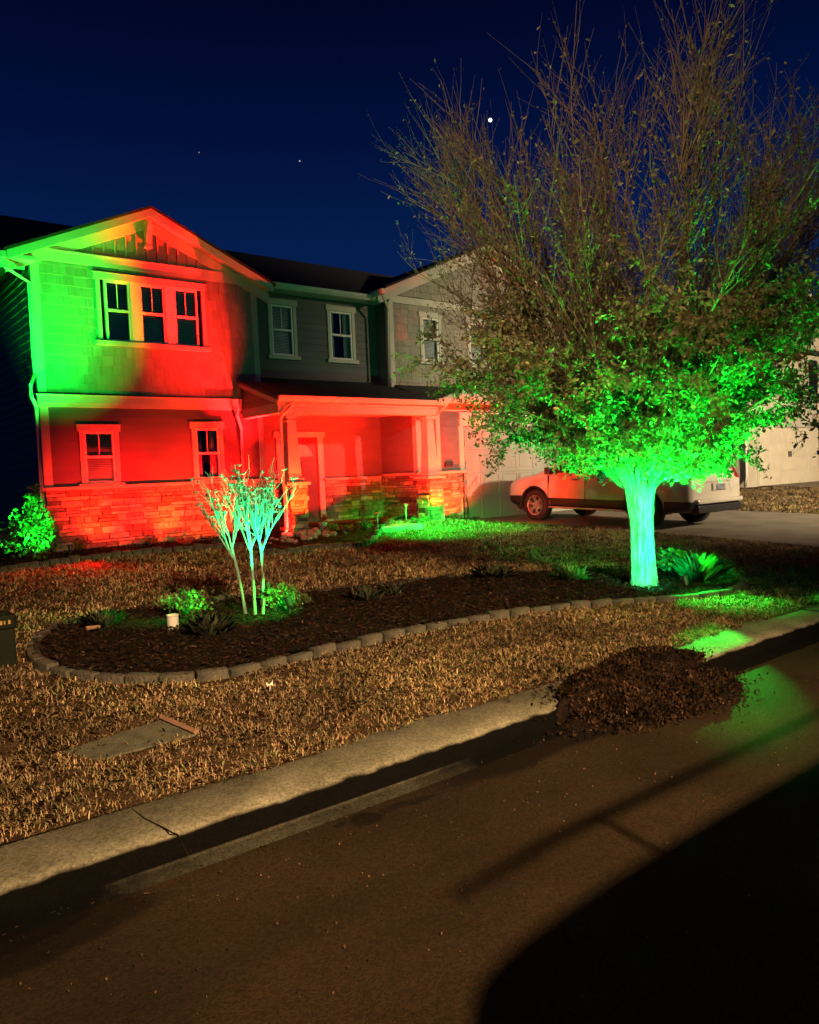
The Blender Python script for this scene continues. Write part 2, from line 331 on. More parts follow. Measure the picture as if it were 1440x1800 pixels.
# ------------------------------------------------------------------ beds
IF = [G(a, b_) for a, b_ in ((60,1163),(80,1178),(130,1192),(250,1202),(400,1190),(600,1142),(800,1100),(1000,1070),(1150,1058),(1240,1052),(1290,1042),(1306,1030),(1290,1016),(1240,1006))]
IB = [G(a, b_) for a, b_ in ((1100,1003),(1000,1008),(830,1018),(700,1030),(560,1045),(400,1058),(250,1075),(150,1094),(100,1107),(66,1130))]
def resample(pts, step, closed=False):
    pts = [Vector((p[0], p[1], 0)) for p in pts]
    if closed: pts.append(pts[0].copy())
    # catmull rom
    out = []
    n = len(pts)
    for i in range(n-1):
        p0 = pts[i-1] if i > 0 else (pts[-2] if closed else pts[0]); p1, p2 = pts[i], pts[i+1]; p3 = pts[i+2] if i+2 < n else (pts[1] if closed else pts[-1])
        for k in range(16):
            t = k/16; out.append(.5*((2*p1)+(p2-p0)*t+(2*p0-5*p1+4*p2-p3)*t*t+(3*p1-p0-3*p2+p3)*t**3))
    out.append(pts[-1]); res = [out[0]]; acc = 0
    for a, c in zip(out, out[1:]):
        d = (c-a).length; 
        while acc + d >= step:
            u = (step-acc)/d; a = a.lerp(c, u); res.append(a.copy()); d = (c-a).length; acc = 0
        acc += d
    return res
ring = resample(IF+IB, .24, True)
ISL = [(p.x, p.y) for p in ring]
FB = [G(a, b_) for a, b_ in ((-40,1016),(0,1008),(120,990),(250,975),(370,966),(440,962))]
fbr = resample(FB, .17)
FBP = [(p.x, p.y) for p in fbr]+[(6.9,13.9),(2.2,13.9)]
RB = [G(a, b_) for a, b_ in ((440,962),(480,955),(560,944),(640,938),(700,928),(760,922),(845,914))]
rbr = resample(RB, .17)
RBP = [(p.x, p.y) for p in rbr]+[(12.0,13.15),(10.7,13.1),(10.7,12.9),(6.8,13.9)]
def bedmesh(name, poly, dz, m, bumpy=.02):
    bm = bmesh.new(); xs = [p[0] for p in poly]; ys = [p[1] for p in poly]
    st = .09; X = np.arange(min(xs), max(xs)+st, st); Y = np.arange(min(ys), max(ys)+st, st)
    gx, gy = np.meshgrid(X, Y); ins = inpoly(gx, gy, poly); idx = {}
    b = MB()
    for j in range(len(Y)-1):
        for i in range(len(X)-1):
            if ins[j, i] and ins[j+1, i] and ins[j, i+1] and ins[j+1, i+1]:
                q = []
                for jj, ii in ((j, i), (j, i+1), (j+1, i+1), (j+1, i)):
                    if (jj, ii) not in idx:
                        x, y = X[ii], Y[jj]; idx[(jj, ii)] = len(b.v)
                        b.v.append((x, y, T(x, y)+dz+bumpy*(math.sin(x*5.1+y*2)*math.sin(y*6.3)+random.uniform(-.5, .5))))
                    q.append(idx[(jj, ii)])
                b.f.append(tuple(q)); b.t.append(1.0)
    return tag(b.build(name, m, smooth=True), kind='structure')
bedmesh('mulch_bed', ISL, .05, M['mulch']); bedmesh('mulch_bed', FBP, .05, M['mulch']); bedmesh('mulch_bed', RBP, .05, M['mulch'])
def chips(name, poly, n, dz, m, size, label, cat, zf=None):
    xs = [p[0] for p in poly]; ys = [p[1] for p in poly]
    x = RNG.uniform(min(xs), max(xs), n); y = RNG.uniform(min(ys), max(ys), n); k = inpoly(x, y, poly); x, y = x[k], y[k]
    z = Tn(x, y)+dz; P = np.stack([x, y, z], 1); V = leaves(P, size, .1, .6, .35)
    V[:, :, 2] = z[:, None] + (V[:, :, 2]-z[:, None])*.4
    t = RNG.uniform(.3, 1.5, (len(P), 1))*np.array([[1, 1, 1]])
    k = RNG.random(len(P)) < .015; t[k] *= 6
    o = cards(name, V, t, m); return tag(o, label, cat, kind='stuff')
chips('mulch_chips', ISL, 42000, .065, M['chips'], .045, 'dark bark chips covering the long island bed', 'mulch')
chips('mulch_chips', FBP+[], 12000, .065, M['chips'], .05, 'dark bark chips along the stone base of the gabled house front', 'mulch')
chips('mulch_chips', RBP, 8000, .065, M['chips'], .05, 'dark bark chips in the bed before the porch', 'mulch')
# edging blocks
def blocks(ring, L, label, group, h=.062, w=.085, name='edging_block', every=None, m='block', jit=1):
    proto = None
    b = MB(); b.box(-L/2, L/2, -w/2, w/2, -.05, h)
    me = None
    for i, p in enumerate(ring[:-1]):
        q = ring[i+1]; ang = math.atan2(q.y-p.y, q.x-p.x); c = (p+q)/2
        if me is None:
            o = b.build(name, M[m], bevel=.012); me = o
        else:
            o = me.copy(); COL.objects.link(o)
        o.location = (c.x, c.y, T(c.x, c.y)+random.uniform(-.012, .012)*jit); o.rotation_euler = (random.uniform(-.06, .06)*jit, random.uniform(-.05, .05)*jit, ang+random.uniform(-.05, .05)*jit)
        o.scale = (random.uniform(.86, .98), random.uniform(.9, 1.15), random.uniform(.9, 1.1))
        tag(o, label, 'edging block', group)
nf = sum(1 for p in ring if 1) 
# split front / back rim by the nearest outline
front = []; back = []; fset = [Vector((p.x, p.y, 0)) for p in IF]; bset = [Vector((p.x, p.y, 0)) for p in IB]
cut = max(range(len(ring)), key=lambda i: ring[i].x)
blocks(ring[:cut+3], .25, 'grey weathered concrete block in the street-side rim of the island mulch bed', 'edging blocks along the front rim of the island bed')
blocks(ring[cut+2:]+[ring[0]], .25, 'weathered concrete block in the house-side rim of the island mulch bed', 'edging blocks along the back rim of the island bed', h=.06)
blocks(fbr, .17, 'low pale edging stone in the rim of the bed below the red lit stone wall', 'edging stones before the gabled front', h=.09)
blocks(rbr, .17, 'dark edging brick in the rim of the bed before the porch and garage corner', 'edging bricks before the porch', h=.085)
# ------------------------------------------------------------------ grass
cov = [G(a, b_) for a, b_ in ((108,1322),(285,1266),(345,1292),(172,1338))]
COVP = [(p.x, p.y) for p in cov]
def grass():
    out = []; tint = []
    bands = [(3.5, 5.0, -.2, 6.5, 8500, .032, .0042), (5.0, 7.2, .6, 12.5, 3600, .036, .0065), (7.2, 10.0, 1.0, 12.9, 1500, .042, .010), (10.0, 13.4, 1.2, 12.9, 800, .048, .014), (3.5, 8.0, 6.5, 12.9, 2200, .036, .0075), (4.0, 14.5, 17.7, 30.0, 420, .05, .014)]
    for bi, (y0, y1, x0, x1, dens, h, w) in enumerate(bands):
        n = int((y1-y0)*(x1-x0)*dens); x = RNG.uniform(x0, x1, n); y = RNG.uniform(y0, y1, n)
        keep = ~inpoly(x, y, ISL) & ~inpoly(x, y, FBP) & ~inpoly(x, y, RBP) & ~inpoly(x, y, DRL+DRR[::-1])
        if bi == 1: keep &= ~((x > 6.5) & (y < 8.0) & (y > 5.0))
        if bi == 2: keep &= ~((x > 6.5) & (y < 8.0))
        # frustum: keep what the neighbourhood of the photo shows
        fwd = x*F0.x+y*F0.y; rt = x*R0.x+y*R0.y; keep &= (np.abs(rt) < fwd*.56+.9)
        if bi != 5: keep &= ~inpoly(x, y, COVP) | (RNG.random(n) < .04)
        # clumps
        cl = np.sin(x*9.1+1.3*np.sin(y*7.3))*np.sin(y*10.7+1.1*np.sin(x*6.1)); cl2 = np.sin(x*2.3+y*.7)*np.sin(y*2.9-x*.4)
        keep &= RNG.random(n) < (.62+.38*cl)
        x, y, cl, cl2 = x[keep], y[keep], cl[keep], cl2[keep]; n = len(x)
        z = Tn(x, y)+.012*np.sin(x*1.7+y)*np.sin(y*1.3)-.004
        L = h*RNG.uniform(.45, 1.35, n)*(1+.35*cl); az = RNG.uniform(0, 2*np.pi, n); lean = RNG.uniform(.2, 1.25, n)
        dx, dy = np.cos(az), np.sin(az); W = w*RNG.uniform(.6, 1.4, n)/2
        px, py = -dy, dx
        P = np.stack([x, y, z], 1); D = np.stack([dx*np.sin(lean), dy*np.sin(lean), np.cos(lean)], 1)*L[:, None]
        D2 = np.stack([dx*np.sin(lean+.6), dy*np.sin(lean+.6), np.cos(lean+.6)], 1)*(L*.55)[:, None]
        S_ = np.stack([px*W, py*W, 0*W], 1)
        V = np.stack([P-S_, P+S_, P+D*.75+S_*.8, P+D*.75+D2, P+D*.75-S_*.8], 1)
        out.append(V)
        cl2 = cl2 + .8*np.sin(x*.9+2*np.sin(y*.6))*np.sin(y*1.1+x*.3); r = RNG.random(n); base = np.stack([np.ones(n)*1.0, np.ones(n)*1.0, np.ones(n)*1.0], 1)*(.55+.75*r)[:, None]
        g = (RNG.random(n) < .15+.12*cl2)[:, None]; base = np.where(g, base*np.array([[.55, .85, .6]]), base)
        br = (RNG.random(n) < .1)[:, None]; base = np.where(br, base*np.array([[1.5, 1.55, 1.7]]), base)
        tint.append(base*(1+.25*cl2)[:, None])
    V = np.concatenate(out); return tag(cards('grass', V, np.concatenate(tint), M['grass'], k=5), 'dormant straw coloured lawn grass between kerb and house', 'grass', kind='stuff')
grass()
# ------------------------------------------------------------------ HOUSE
house = empty('house', (7.4, 14, .45), 'two storey taupe house with stone base, its left gable lit red and green', 'house')
def H_split(mb, name, m, **k):
    par = list(range(len(mb.v)))
    def fd(a):
        while par[a] != a: par[a] = par[par[a]]; a = par[a]
        return a
    for f in mb.f:
        for q in f[1:]: par[fd(q)] = fd(f[0])
    gr = {}
    for f, t in zip(mb.f, mb.t): gr.setdefault(fd(f[0]), []).append((f, t))
    for fs in gr.values():
        n = MB(); mp = {}
        for f, t in fs:
            for q in f:
                if q not in mp: mp[q] = len(n.v); n.v.append(mb.v[q])
            n.f.append(tuple(mp[q] for q in f)); n.t.append(t)
        H(n, name, m, **k)
def H(mb, name, m, parent=None, **k):
    o = mb.build(name, m, **k)
    if parent is None: at(o, house)
    else: o.parent = parent; 
    return o
def lap(mb, u0, u1, z0, z1, pos, course=.14, holes=(), lim=None, depth=.016, shake=False):
    """overlapping boards; pos(u, out, z)->xyz ; lim(z)->(ul,ur)"""
    z = z0
    while z < z1-.004:
        zt = min(z+course, z1); cuts = sorted({z, zt} | {h for r in holes for h in (r[2], r[3]) if z < h < zt})
        for a, c in zip(cuts, cuts[1:]):
            if c-a < .002: continue
            mid = (a+c)/2; off = lambda q: .004+depth*(1-(q-z)/course)
            seg = [(u0, u1)]
            if lim: l, r = lim(mid); seg = [(max(u0, l), min(u1, r))]
            for hx0, hx1, hz0, hz1 in holes:
                if hz0 < mid < hz1:
                    ns = []
                    for s0, s1 in seg:
                        if hx0 > s0: ns.append((s0, min(s1, hx0)))
                        if hx1 < s1: ns.append((max(s0, hx1), s1))
                    seg = [q for q in ns if q[1]-q[0] > .002]
            for s0, s1 in seg:
                if s1-s0 < .004: continue
                pieces = [(s0, s1)]
                if shake:
                    pieces = []; u = s0
                    while u < s1-.002:
                        w = random.uniform(.09, .24); e = min(u+w, s1)
                        if s1-e < .05: e = s1
                        pieces.append((u, e)); u = e
                for p0, p1 in pieces:
                    g = .004 if shake else 0; e = random.uniform(0, .006) if shake else 0; tn = random.uniform(.86, 1.1) if shake else 1.0
                    dz = random.uniform(0, .004) if shake else 0
                    q0, q1 = p0+g/2, p1-g/2
                    aa = a if a != z else a-dz
                    mb.quad(pos(q0, off(a)+e, aa), pos(q1, off(a)+e, aa), pos(q1, off(c)+e, c), pos(q0, off(c)+e, c), tn)
                    if a == z: mb.quad(pos(q0, -.002, aa), pos(q1, -.002, aa), pos(q1, off(a)+e, aa), pos(q0, off(a)+e, aa), tn)
                    if shake:
                        mb.quad(pos(q0, -.002, aa), pos(q0, off(a)+e, aa), pos(q0, off(c)+e, c), pos(q0, -.002, c), tn)
                        mb.quad(pos(q1, off(a)+e, aa), pos(q1, -.002, aa), pos(q1, -.002, c), pos(q1, off(c)+e, c), tn)
                if shake: mb.quad(pos(s0, 0, a), pos(s1, 0, a), pos(s1, 0, c), pos(s0, 0, c), .3)
        z = zt
def front(Y): return lambda u, o, z: (u, Y-o, z)
def side(X): return lambda u, o, z: (X-o, u, z)
def stones(mb, u0, u1, z0, z1, pos, base=.02, holes=()):
    z = z0
    while z < z1-.02:
        h = random.choice((.055, .07, .085, .10, .12)); zt = z+h
        if z1-zt < .045: zt = z1
        u = u0
        while u < u1-.01:
            w = random.uniform(.12, .46)*(1.2 if h < .08 else .85); e = min(u+w, u1)
            if u1-e < .07: e = u1
            sub = [(u, e, z, zt)]
            if h > .095 and random.random() < .35 and e-u > .15: m_ = (z+zt)/2; sub = [(u, e, z, m_), (u, e, m_, zt)]
            for a, c, b0, b1 in sub:
                d = base+random.uniform(.01, .065); g = .005; t = random.choice((.45, .6, .75, .9, 1.05, 1.25, 1.6)); hue = random.uniform(-.12, .12)
                tt = (t*(1+hue), t, t*(1-hue)); j = lambda: random.uniform(-.012, .012)
                P = [(a+g, b0+g), (c-g, b0+g), (c-g, b1-g), (a+g, b1-g)]; fr = [pos(x, d+j(), q) for x, q in P]; bk = [pos(x, 0, q) for x, q in P]
                mb.quad(*fr, tt)
                for k in range(4): mb.quad(bk[k], bk[(k+1)%4], fr[(k+1)%4], fr[k], tt)
            u = e
        z = zt
    mb.quad(pos(u0, .008, z0), pos(u1, .008, z0), pos(u1, .008, z1), pos(u0, .008, z1), .12)
XL, XR, YF = 3.36, 7.43, 14.0           # gabled block
YM, XW, YG, YW = 14.5, 10.74, 13.2, 14.0  # main wall, wing left face, garage front, wing upper front
WX = 16.7
# windows: outer casing rectangles
W1 = [(3.93,4.60,1.60,2.66)]; W2 = [(5.95,6.58,1.60,2.72)]
TR = (4.36,6.36,4.08,5.30)
MW = [(7.95,8.62,4.12,5.33),(9.40,10.12,4.12,5.33)]
WW = [(11.60,12.24,4.14,5.30),(13.08,13.74,4.14,5.30),(14.95,15.6,4.14,5.30)]
def inner(r, c=.075): return (r[0]+c, r[1]-c, r[2]+c, r[3]-c)
b = MB(); lap(b, XL, XR, 1.62, 3.08, front(YF), .145, [inner(W1[0]), inner(W2[0])])
lap(b, YF, 24, .5, 5.42, side(XL), .145)
lap(b, XR, XW, 3.3, 5.5, front(YM), .145, [inner(r) for r in MW])
lap(b, XR-.3, XW, 1.55, 3.0, front(YM), .145, [(8.12,9.0,.5,2.46)])
lap(b, YG, YM, 1.6, 3.2, side(XW), .145)
lap(b, XW, 12.06, 1.6, 3.1, front(YG), .145)
H(b, 'lap_siding', M['lap'])
b = MB(); lap(b, XL, XR, 3.2, 5.42, front(YF), .165, [(TR[0]+.08, TR[1]-.08, TR[2]+.08, TR[3]-.1)], shake=True)
gz = lambda z: (10.5+(z-5.47)/.44*1, 16.85-(z-5.47)/.44)
lap(b, XW, WX, 3.5, 5.46, front(YW), .165, [inner(r) for r in WW], shake=True)
lap(b, XW, WX, 5.62, 6.9, front(YW), .15, lim=lambda z: (13.68-(6.98-z)/.44, 13.68+(6.98-z)/.44), shake=True)
H(b, 'shingle_siding', M['shake'])
# hidden solid walls behind (so no light or sky passes)
b = MB()
b.box(XL+.02, XR-.02, 22, 22.1, .3, 5.6); b.box(XR, 16.6, 22, 22.1, .3, 5.6); b.box(16.62, 16.7, 13.2, 22, .3, 5.6)
b.box(XW+.01, XW+.06, YG, YM, .4, 3.3); b.box(XW+.01, XW+.06, YW, YM+1, 3.2, 5.6)
b.box(XR-.06, XR-.01, YF, YM, .4, 5.5)
H_split(b, 'back_wall', M['lap'])
b = MB(); lap(b, YW+.0, YM, 3.3, 5.46, side(XW), .145); H(b, 'lap_siding', M['lap'])
b = MB(); stones(b, XL-.02, XR, .42, 1.56, front(YF)); stones(b, YF, 15.5, .42, 1.56, side(XL))
stones(b, 9.15, XW, .56, 1.52, front(YM)); stones(b, XR, 8.0, .56, 1.52, front(YM)); stones(b, YG+.02, YM, .5, 1.56, side(XW), .0)
stones(b, XW-.02, 12.0, .42, 1.56, front(YG))
stones(b, YG-.1, YG+.2, .42, 1.56, lambda u, o, z: (12.0+o, u, z))
H(b, 'stone_veneer', M['stone'])
b = MB(); b.box(XL-.1, XR+.03, YF-.12, YF+.02, 1.555, 1.615); b.box(XL-.1, XL, YF+.02, 15.6, 1.555, 1.615)
b.box(9.1, XW-.1, YM-.11, YM, 1.515, 1.57); b.box(XW-.1, XW, YG, YM-.12, 1.556, 1.612); b.box(XW-.1, 12.06, YG-.12, YG, 1.555, 1.615)
b.box(XR+.03, 8.0, YM-.11, YM, 1.515, 1.57)
H_split(b, 'stone_cap', M['cap'], bevel=.006)
# trim boards
b = MB()
b.box(XL-.028, XL+.11, YF-.035, YF, 1.62, 3.06); b.box(XL-.03, XL+.1, YF-.032, YF+.1, 3.2, 5.42)      # left corner
b.box(XR-.1, XR+.02, YF-.034, YF+.06, 3.45, 5.4)
b.box(XR-.09, XR+.018, YF-.03, YF+.06, 1.62, 3.0)
b.box(XW-.028, XW+.11, YG-.034, YG+.1, 1.62, 3.1); b.box(XW-.03, XW+.1, YW-.034, YW+.1, 3.55, 5.46)
b.box(11.28, 11.4, YG-.033, YG, 1.62, 3.05)
b.box(XW, 17.4, YG-.036, YG, 2.96, 3.14); b.box(12.0, 17.0, YG-.034, YG, 2.62, 2.94)
b.box(11.96, 12.1, YG-.04, YG, .48, 2.62); b.box(16.9, 17.04, YG-.04, YG, .48, 2.62)
b.box(17.04, 17.4, YG-.01, YG+.02, .4, 2.96)
b.box(XR-.4, XW-.1, YM-.03, YM, 2.92, 3.02)
H_split(b, 'corner_trim', M['trim'], bevel=.004)
# band between the storeys, a shallow skirt with a cap
b = MB(); b.box(XL-.06, 7.05, YF-.07, YF, 3.02, 3.15); b.box(XL-.08, 7.07, YF-.095, YF, 3.15, 3.175); b.box(XL-.05, 7.04, YF-.05, YF, 2.96, 3.02)
H(b, 'belly_band', M['trim'], bevel=.006)
# frieze + gable board and batten
def gable(mb_tr, mb_bat, xl, xr, xc, zb, zp, Y, frieze, batten=True):
    mb_tr.box(xl, xr, Y-.045, Y, zb-.0, zb+frieze)
    mb_tr.box(xl, xr, Y-.07, Y, zb+frieze, zb+frieze+.03)
bt = MB(); bb = MB()
bt.box(XL, XR, YF-.04, YF, 5.40, 5.56); bt.box(XL, XR, YF-.07, YF, 5.56, 5.59)
SL = .445; AX, AZ = 5.3, 6.47
zg = lambda x: AZ-.12-abs(x-AX)*SL
z0 = 5.59
bb.prism([(AX-(zg(AX)-z0)/SL, YF+.01, z0), (AX+(zg(AX)-z0)/SL, YF+.01, z0), (AX, YF+.01, zg(AX))], [(AX-(zg(AX)-z0)/SL, YF-.01, z0), (AX+(zg(AX)-z0)/SL, YF-.01, z0), (AX, YF-.01, zg(AX))])
x = AX-1.7
while x < AX+1.7:
    if zg(x)-z0 > .2: bb.box(x-.018, x+.018, YF-.034, YF-.011, z0, zg(x)-.14)
    x += .19
H(bb, 'gable_panel', M['batten'], bevel=.003)
def rake(mb, ax, az, x_end, ya, yb, th, sl):  # sloping board from apex to end
    z_end = az-abs(x_end-ax)*sl
    mb.prism([(ax, ya, az-th), (x_end, ya, z_end-th), (x_end, ya, z_end), (ax, ya, az)], [(ax, yb, az-th), (x_end, yb, z_end-th), (x_end, yb, z_end), (ax, yb, az)])
for xe in (2.95, 7.72): rake(bt, AX, AZ-.10, xe, YF-.045, YF-.0, .20, SL)
YO = 13.66
for xe in (2.93, 7.66): rake(bt, AX, AZ-.012, xe, YO, YO+.035, .15, SL)
# eave returns left/right
bt.box(2.93, XL+.0, YO+.04, YF+.4, 5.30, 5.36)
H(bt, 'gable_trim', M['trim'], bevel=.004)
b = MB()  # bracket at the peak
b.prism([(AX-.045, YF-.05, 6.28), (AX-.045, YO+.06, 6.28), (AX-.045, YO+.06, 6.2), (AX-.045, YF-.14, 5.86), (AX-.045, YF-.05, 5.86)], [(AX+.045, YF-.05, 6.28), (AX+.045, YO+.06, 6.28), (AX+.045, YO+.06, 6.2), (AX+.045, YF-.14, 5.86), (AX+.045, YF-.05, 5.86)])
b.box(AX-.06, AX+.06, YF-.16, YF-.04, 5.82, 5.87); H(b, 'gable_bracket', M['trim'], bevel=.005)
# roofs
b = MB()
def gab_roof(b, ax, az, xl, xr, y0, y1, sl, t=.05):
    zl, zr = az-(ax-xl)*sl, az-(xr-ax)*sl
    b.slab((xl, y0, zl), (ax, y0, az), (ax, y1, az), (xl, y1, zl), t); b.slab((ax, y0, az), (xr, y0, zr), (xr, y1, zr), (ax, y1, az), t)
gab_roof(b, AX, AZ+.03, 2.88, 7.72, YO-.02, 17.6, SL)
gab_roof(b, 13.68, 7.1+.03, 10.42, 16.95, YW-.36, 17.8, .44)
b.slab((3.0,14.1,5.55), (17.2,14.1,5.55), (17.2,18,7.3), (3.0,18,7.3), .06)
b.slab((3.0,18,7.3), (17.2,18,7.3), (17.2,22.2,5.5), (3.0,22.2,5.5), .06)
b.slab((6.93,12.42,3.06), (XW+.05,12.42,3.06), (XW+.05,14.5,3.70), (6.93,14.5,3.70), .04)    # porch
b.slab((XW+.052,12.85,3.14), (17.5,12.85,3.14), (17.5,14.02,3.62), (XW+.052,14.02,3.62), .04)      # garage pent
H(b, 'roof', M['shingle'])
# gable end infill under main roof on the left side, soffits
b = MB(); b.prism([(XL+.01, 14.1, 5.4), (XL+.01, 22, 5.4), (XL+.01, 18, 7.2)], [(XL+.05, 14.1, 5.4), (XL+.05, 22, 5.4), (XL+.05, 18, 7.2)])
H(b, 'gable_end', M['lap'])
b = MB()
for sx, xe in ((-1, 2.93), (1, 7.66)):
    z_e = AZ-.09-abs(xe-AX)*SL
    b.quad((AX, YO+.035, AZ-.09), (xe, YO+.035, z_e), (xe, YF, z_e), (AX, YF, AZ-.09))
b.box(XR, XW, 14.1, 14.5, 5.46, 5.49)
for xe in (10.45, 16.9):
    z_e = 7.0-abs(xe-13.68)*.44; b.quad((13.68, YW-.32, 7.0), (xe, YW-.32, z_e), (xe, YW, z_e), (13.68, YW, 7.0))
b.quad((7.05, 12.7, 2.86), (XW, 12.7, 2.86), (XW, YM, 2.92), (7.05, YM, 2.92))
H_split(b, 'soffit', M['soffit'])
# wing trim
b = MB(); b.box(XW, WX, YW-.04, YW, 5.44, 5.60)
for xe in (10.42, 16.95):
    rake(b, 13.68, 7.02, xe, YW-.045, YW-.0, .22, .44); rake(b, 13.68, 7.118, xe, YW-.34, YW-.305, .16, .44)
H(b, 'wing_trim', M['trim'], bevel=.004)
# small gables over the garage doors
b = MB(); c = MB()
for gx in (12.35, 15.7):
    rake(b, gx, 3.62, gx-1.15, 12.80, 12.84, .12, .36); rake(b, gx, 3.62, gx+1.15, 12.80, 12.84, .12, .36)
    b.prism([(gx-1.0, 12.86, 3.2), (gx+1.0, 12.86, 3.2), (gx, 12.86, 3.56)], [(gx-1.0, 12.9, 3.2), (gx+1.0, 12.9, 3.2), (gx, 12.9, 3.56)])
    gab_roof(c, gx, 3.65, gx-1.2, gx+1.2, 12.78, 14.0, .36, .025)
H_split(b, 'garage_gable', M['trim'], bevel=.004); H_split(c, 'garage_gable_roof', M['shingle'])
# gutters
def gutter(mb, x0, x1, y, z, w=.11, h=.11):
    mb.prism([(x0, y, z), (x0, y-w, z), (x0, y-w*.9, z-h*.5), (x0, y-w*.6, z-h), (x0, y, z-h)], [(x1, y, z), (x1, y-w, z), (x1, y-w*.9, z-h*.5), (x1, y-w*.6, z-h), (x1, y, z-h)])
b = MB(); gutter(b, 7.55, 10.55, 14.12, 5.56, .12, .12); gutter(b, 6.93, 10.95, 12.42, 3.09, .10, .10); gutter(b, XW+.25, 17.5, 12.78, 3.18, .1, .1)
b.box(2.80, 2.92, YO-.02, 20, 5.27, 5.38); b.box(10.3, 10.42, YW-.36, 14.6, 5.52, 5.63)
H_split(b, 'gutter', M['gutter'], bevel=.008)
def spout(pts, w=.035):
    b = MB(); b.tube(pts, w, 4); H(b, 'downspout', M['gutter'])
spout([(2.88,13.72,5.28),(2.9,13.75,5.15),(3.28,13.9,4.98),(3.28,13.9,3.5),(3.18,13.78,3.3),(3.18,13.78,3.1),(3.26,13.86,2.95),(3.26,13.86,.6),(3.2,13.7,.52)])
spout([(10.4,13.75,5.52),(10.6,13.85,5.3),(10.66,13.93,5.2),(10.66,13.93,3.72),(10.6,13.8,3.66)])
spout([(6.84,13.82,3.02),(6.84,13.86,2.85),(6.95,13.93,2.6),(6.95,13.93,1.7),(6.95,13.84,1.5),(6.95,13.84,.6)])
spout([(7.22,12.36,3.0),(7.2,12.4,2.9),(7.0,12.46,2.7),(7.0,12.46,1.6),(7.0,12.42,1.3),(7.0,12.42,.7),(6.9,12.3,.62)])
spout([(10.95,12.42,2.99),(11.0,12.8,2.85),(11.1,13.13,2.75),(11.1,13.13,1.7)])
# porch beam, side gable, columns
b = MB(); b.box(6.99, XW, 12.5, 12.7, 2.79, 2.97); b.box(6.96, XW+.02, 12.47, 12.5, 2.93, 3.0)
b.box(7.0, 7.14, 12.7, 13.95, 2.79, 2.97)
b.prism([(6.985, 12.44, 3.02), (6.985, 12.44, 2.93), (6.985, 13.98, 3.41), (6.985, 13.98, 3.54)], [(6.955, 12.44, 3.02), (6.955, 12.44, 2.93), (6.955, 13.98, 3.41), (6.955, 13.98, 3.54)])
H(b, 'porch_beam', M['trim'], bevel=.005)
b = MB(); b.prism([(7.01, 12.52, 2.97), (7.01, 13.96, 2.97), (7.01, 13.96, 3.46), (7.01, 12.52, 3.0)], [(7.05, 12.52, 2.97), (7.05, 13.96, 2.97), (7.05, 13.96, 3.46), (7.05, 12.52, 3.0)])
H(b, 'porch_side_panel', M['lap'])
for cx, cy in ((7.27, 12.62), (10.62, 12.66)):
    p = MB(); w = .18
    stones(p, cx-w, cx+w, .5, 1.47, lambda u, o, z, cy=cy: (u, cy-w-o, z), 0); stones(p, cy-w, cy+w, .5, 1.47, lambda u, o, z, cx=cx: (cx-w-o, u, z), 0)
    stones(p, cx-w, cx+w, .5, 1.47, lambda u, o, z, cy=cy: (u, cy+w+o, z), 0); stones(p, cy-w, cy+w, .5, 1.47, lambda u, o, z, cx=cx: (cx+w+o, u, z), 0)
    pier = H(p, 'pier', M['stone'])
    q = MB(); q.box(cx-.25, cx+.25, cy-.25, cy+.25, 1.47, 1.525); H(q, 'cap', M['cap'], bevel=.008)
    s = MB(); s.frustum(cx, cy, 1.60, 2.72, .27, .17); s.box(cx-.165, cx+.165, cy-.165, cy+.165, 1.525, 1.60); s.box(cx-.12, cx+.12, cy-.12, cy+.12, 2.71, 2.79)
    s.box(cx-.105, cx+.105, cy-.105, cy+.105, 2.64, 2.66)
    H(s, 'tapered_column', M['trim'], bevel=.005)
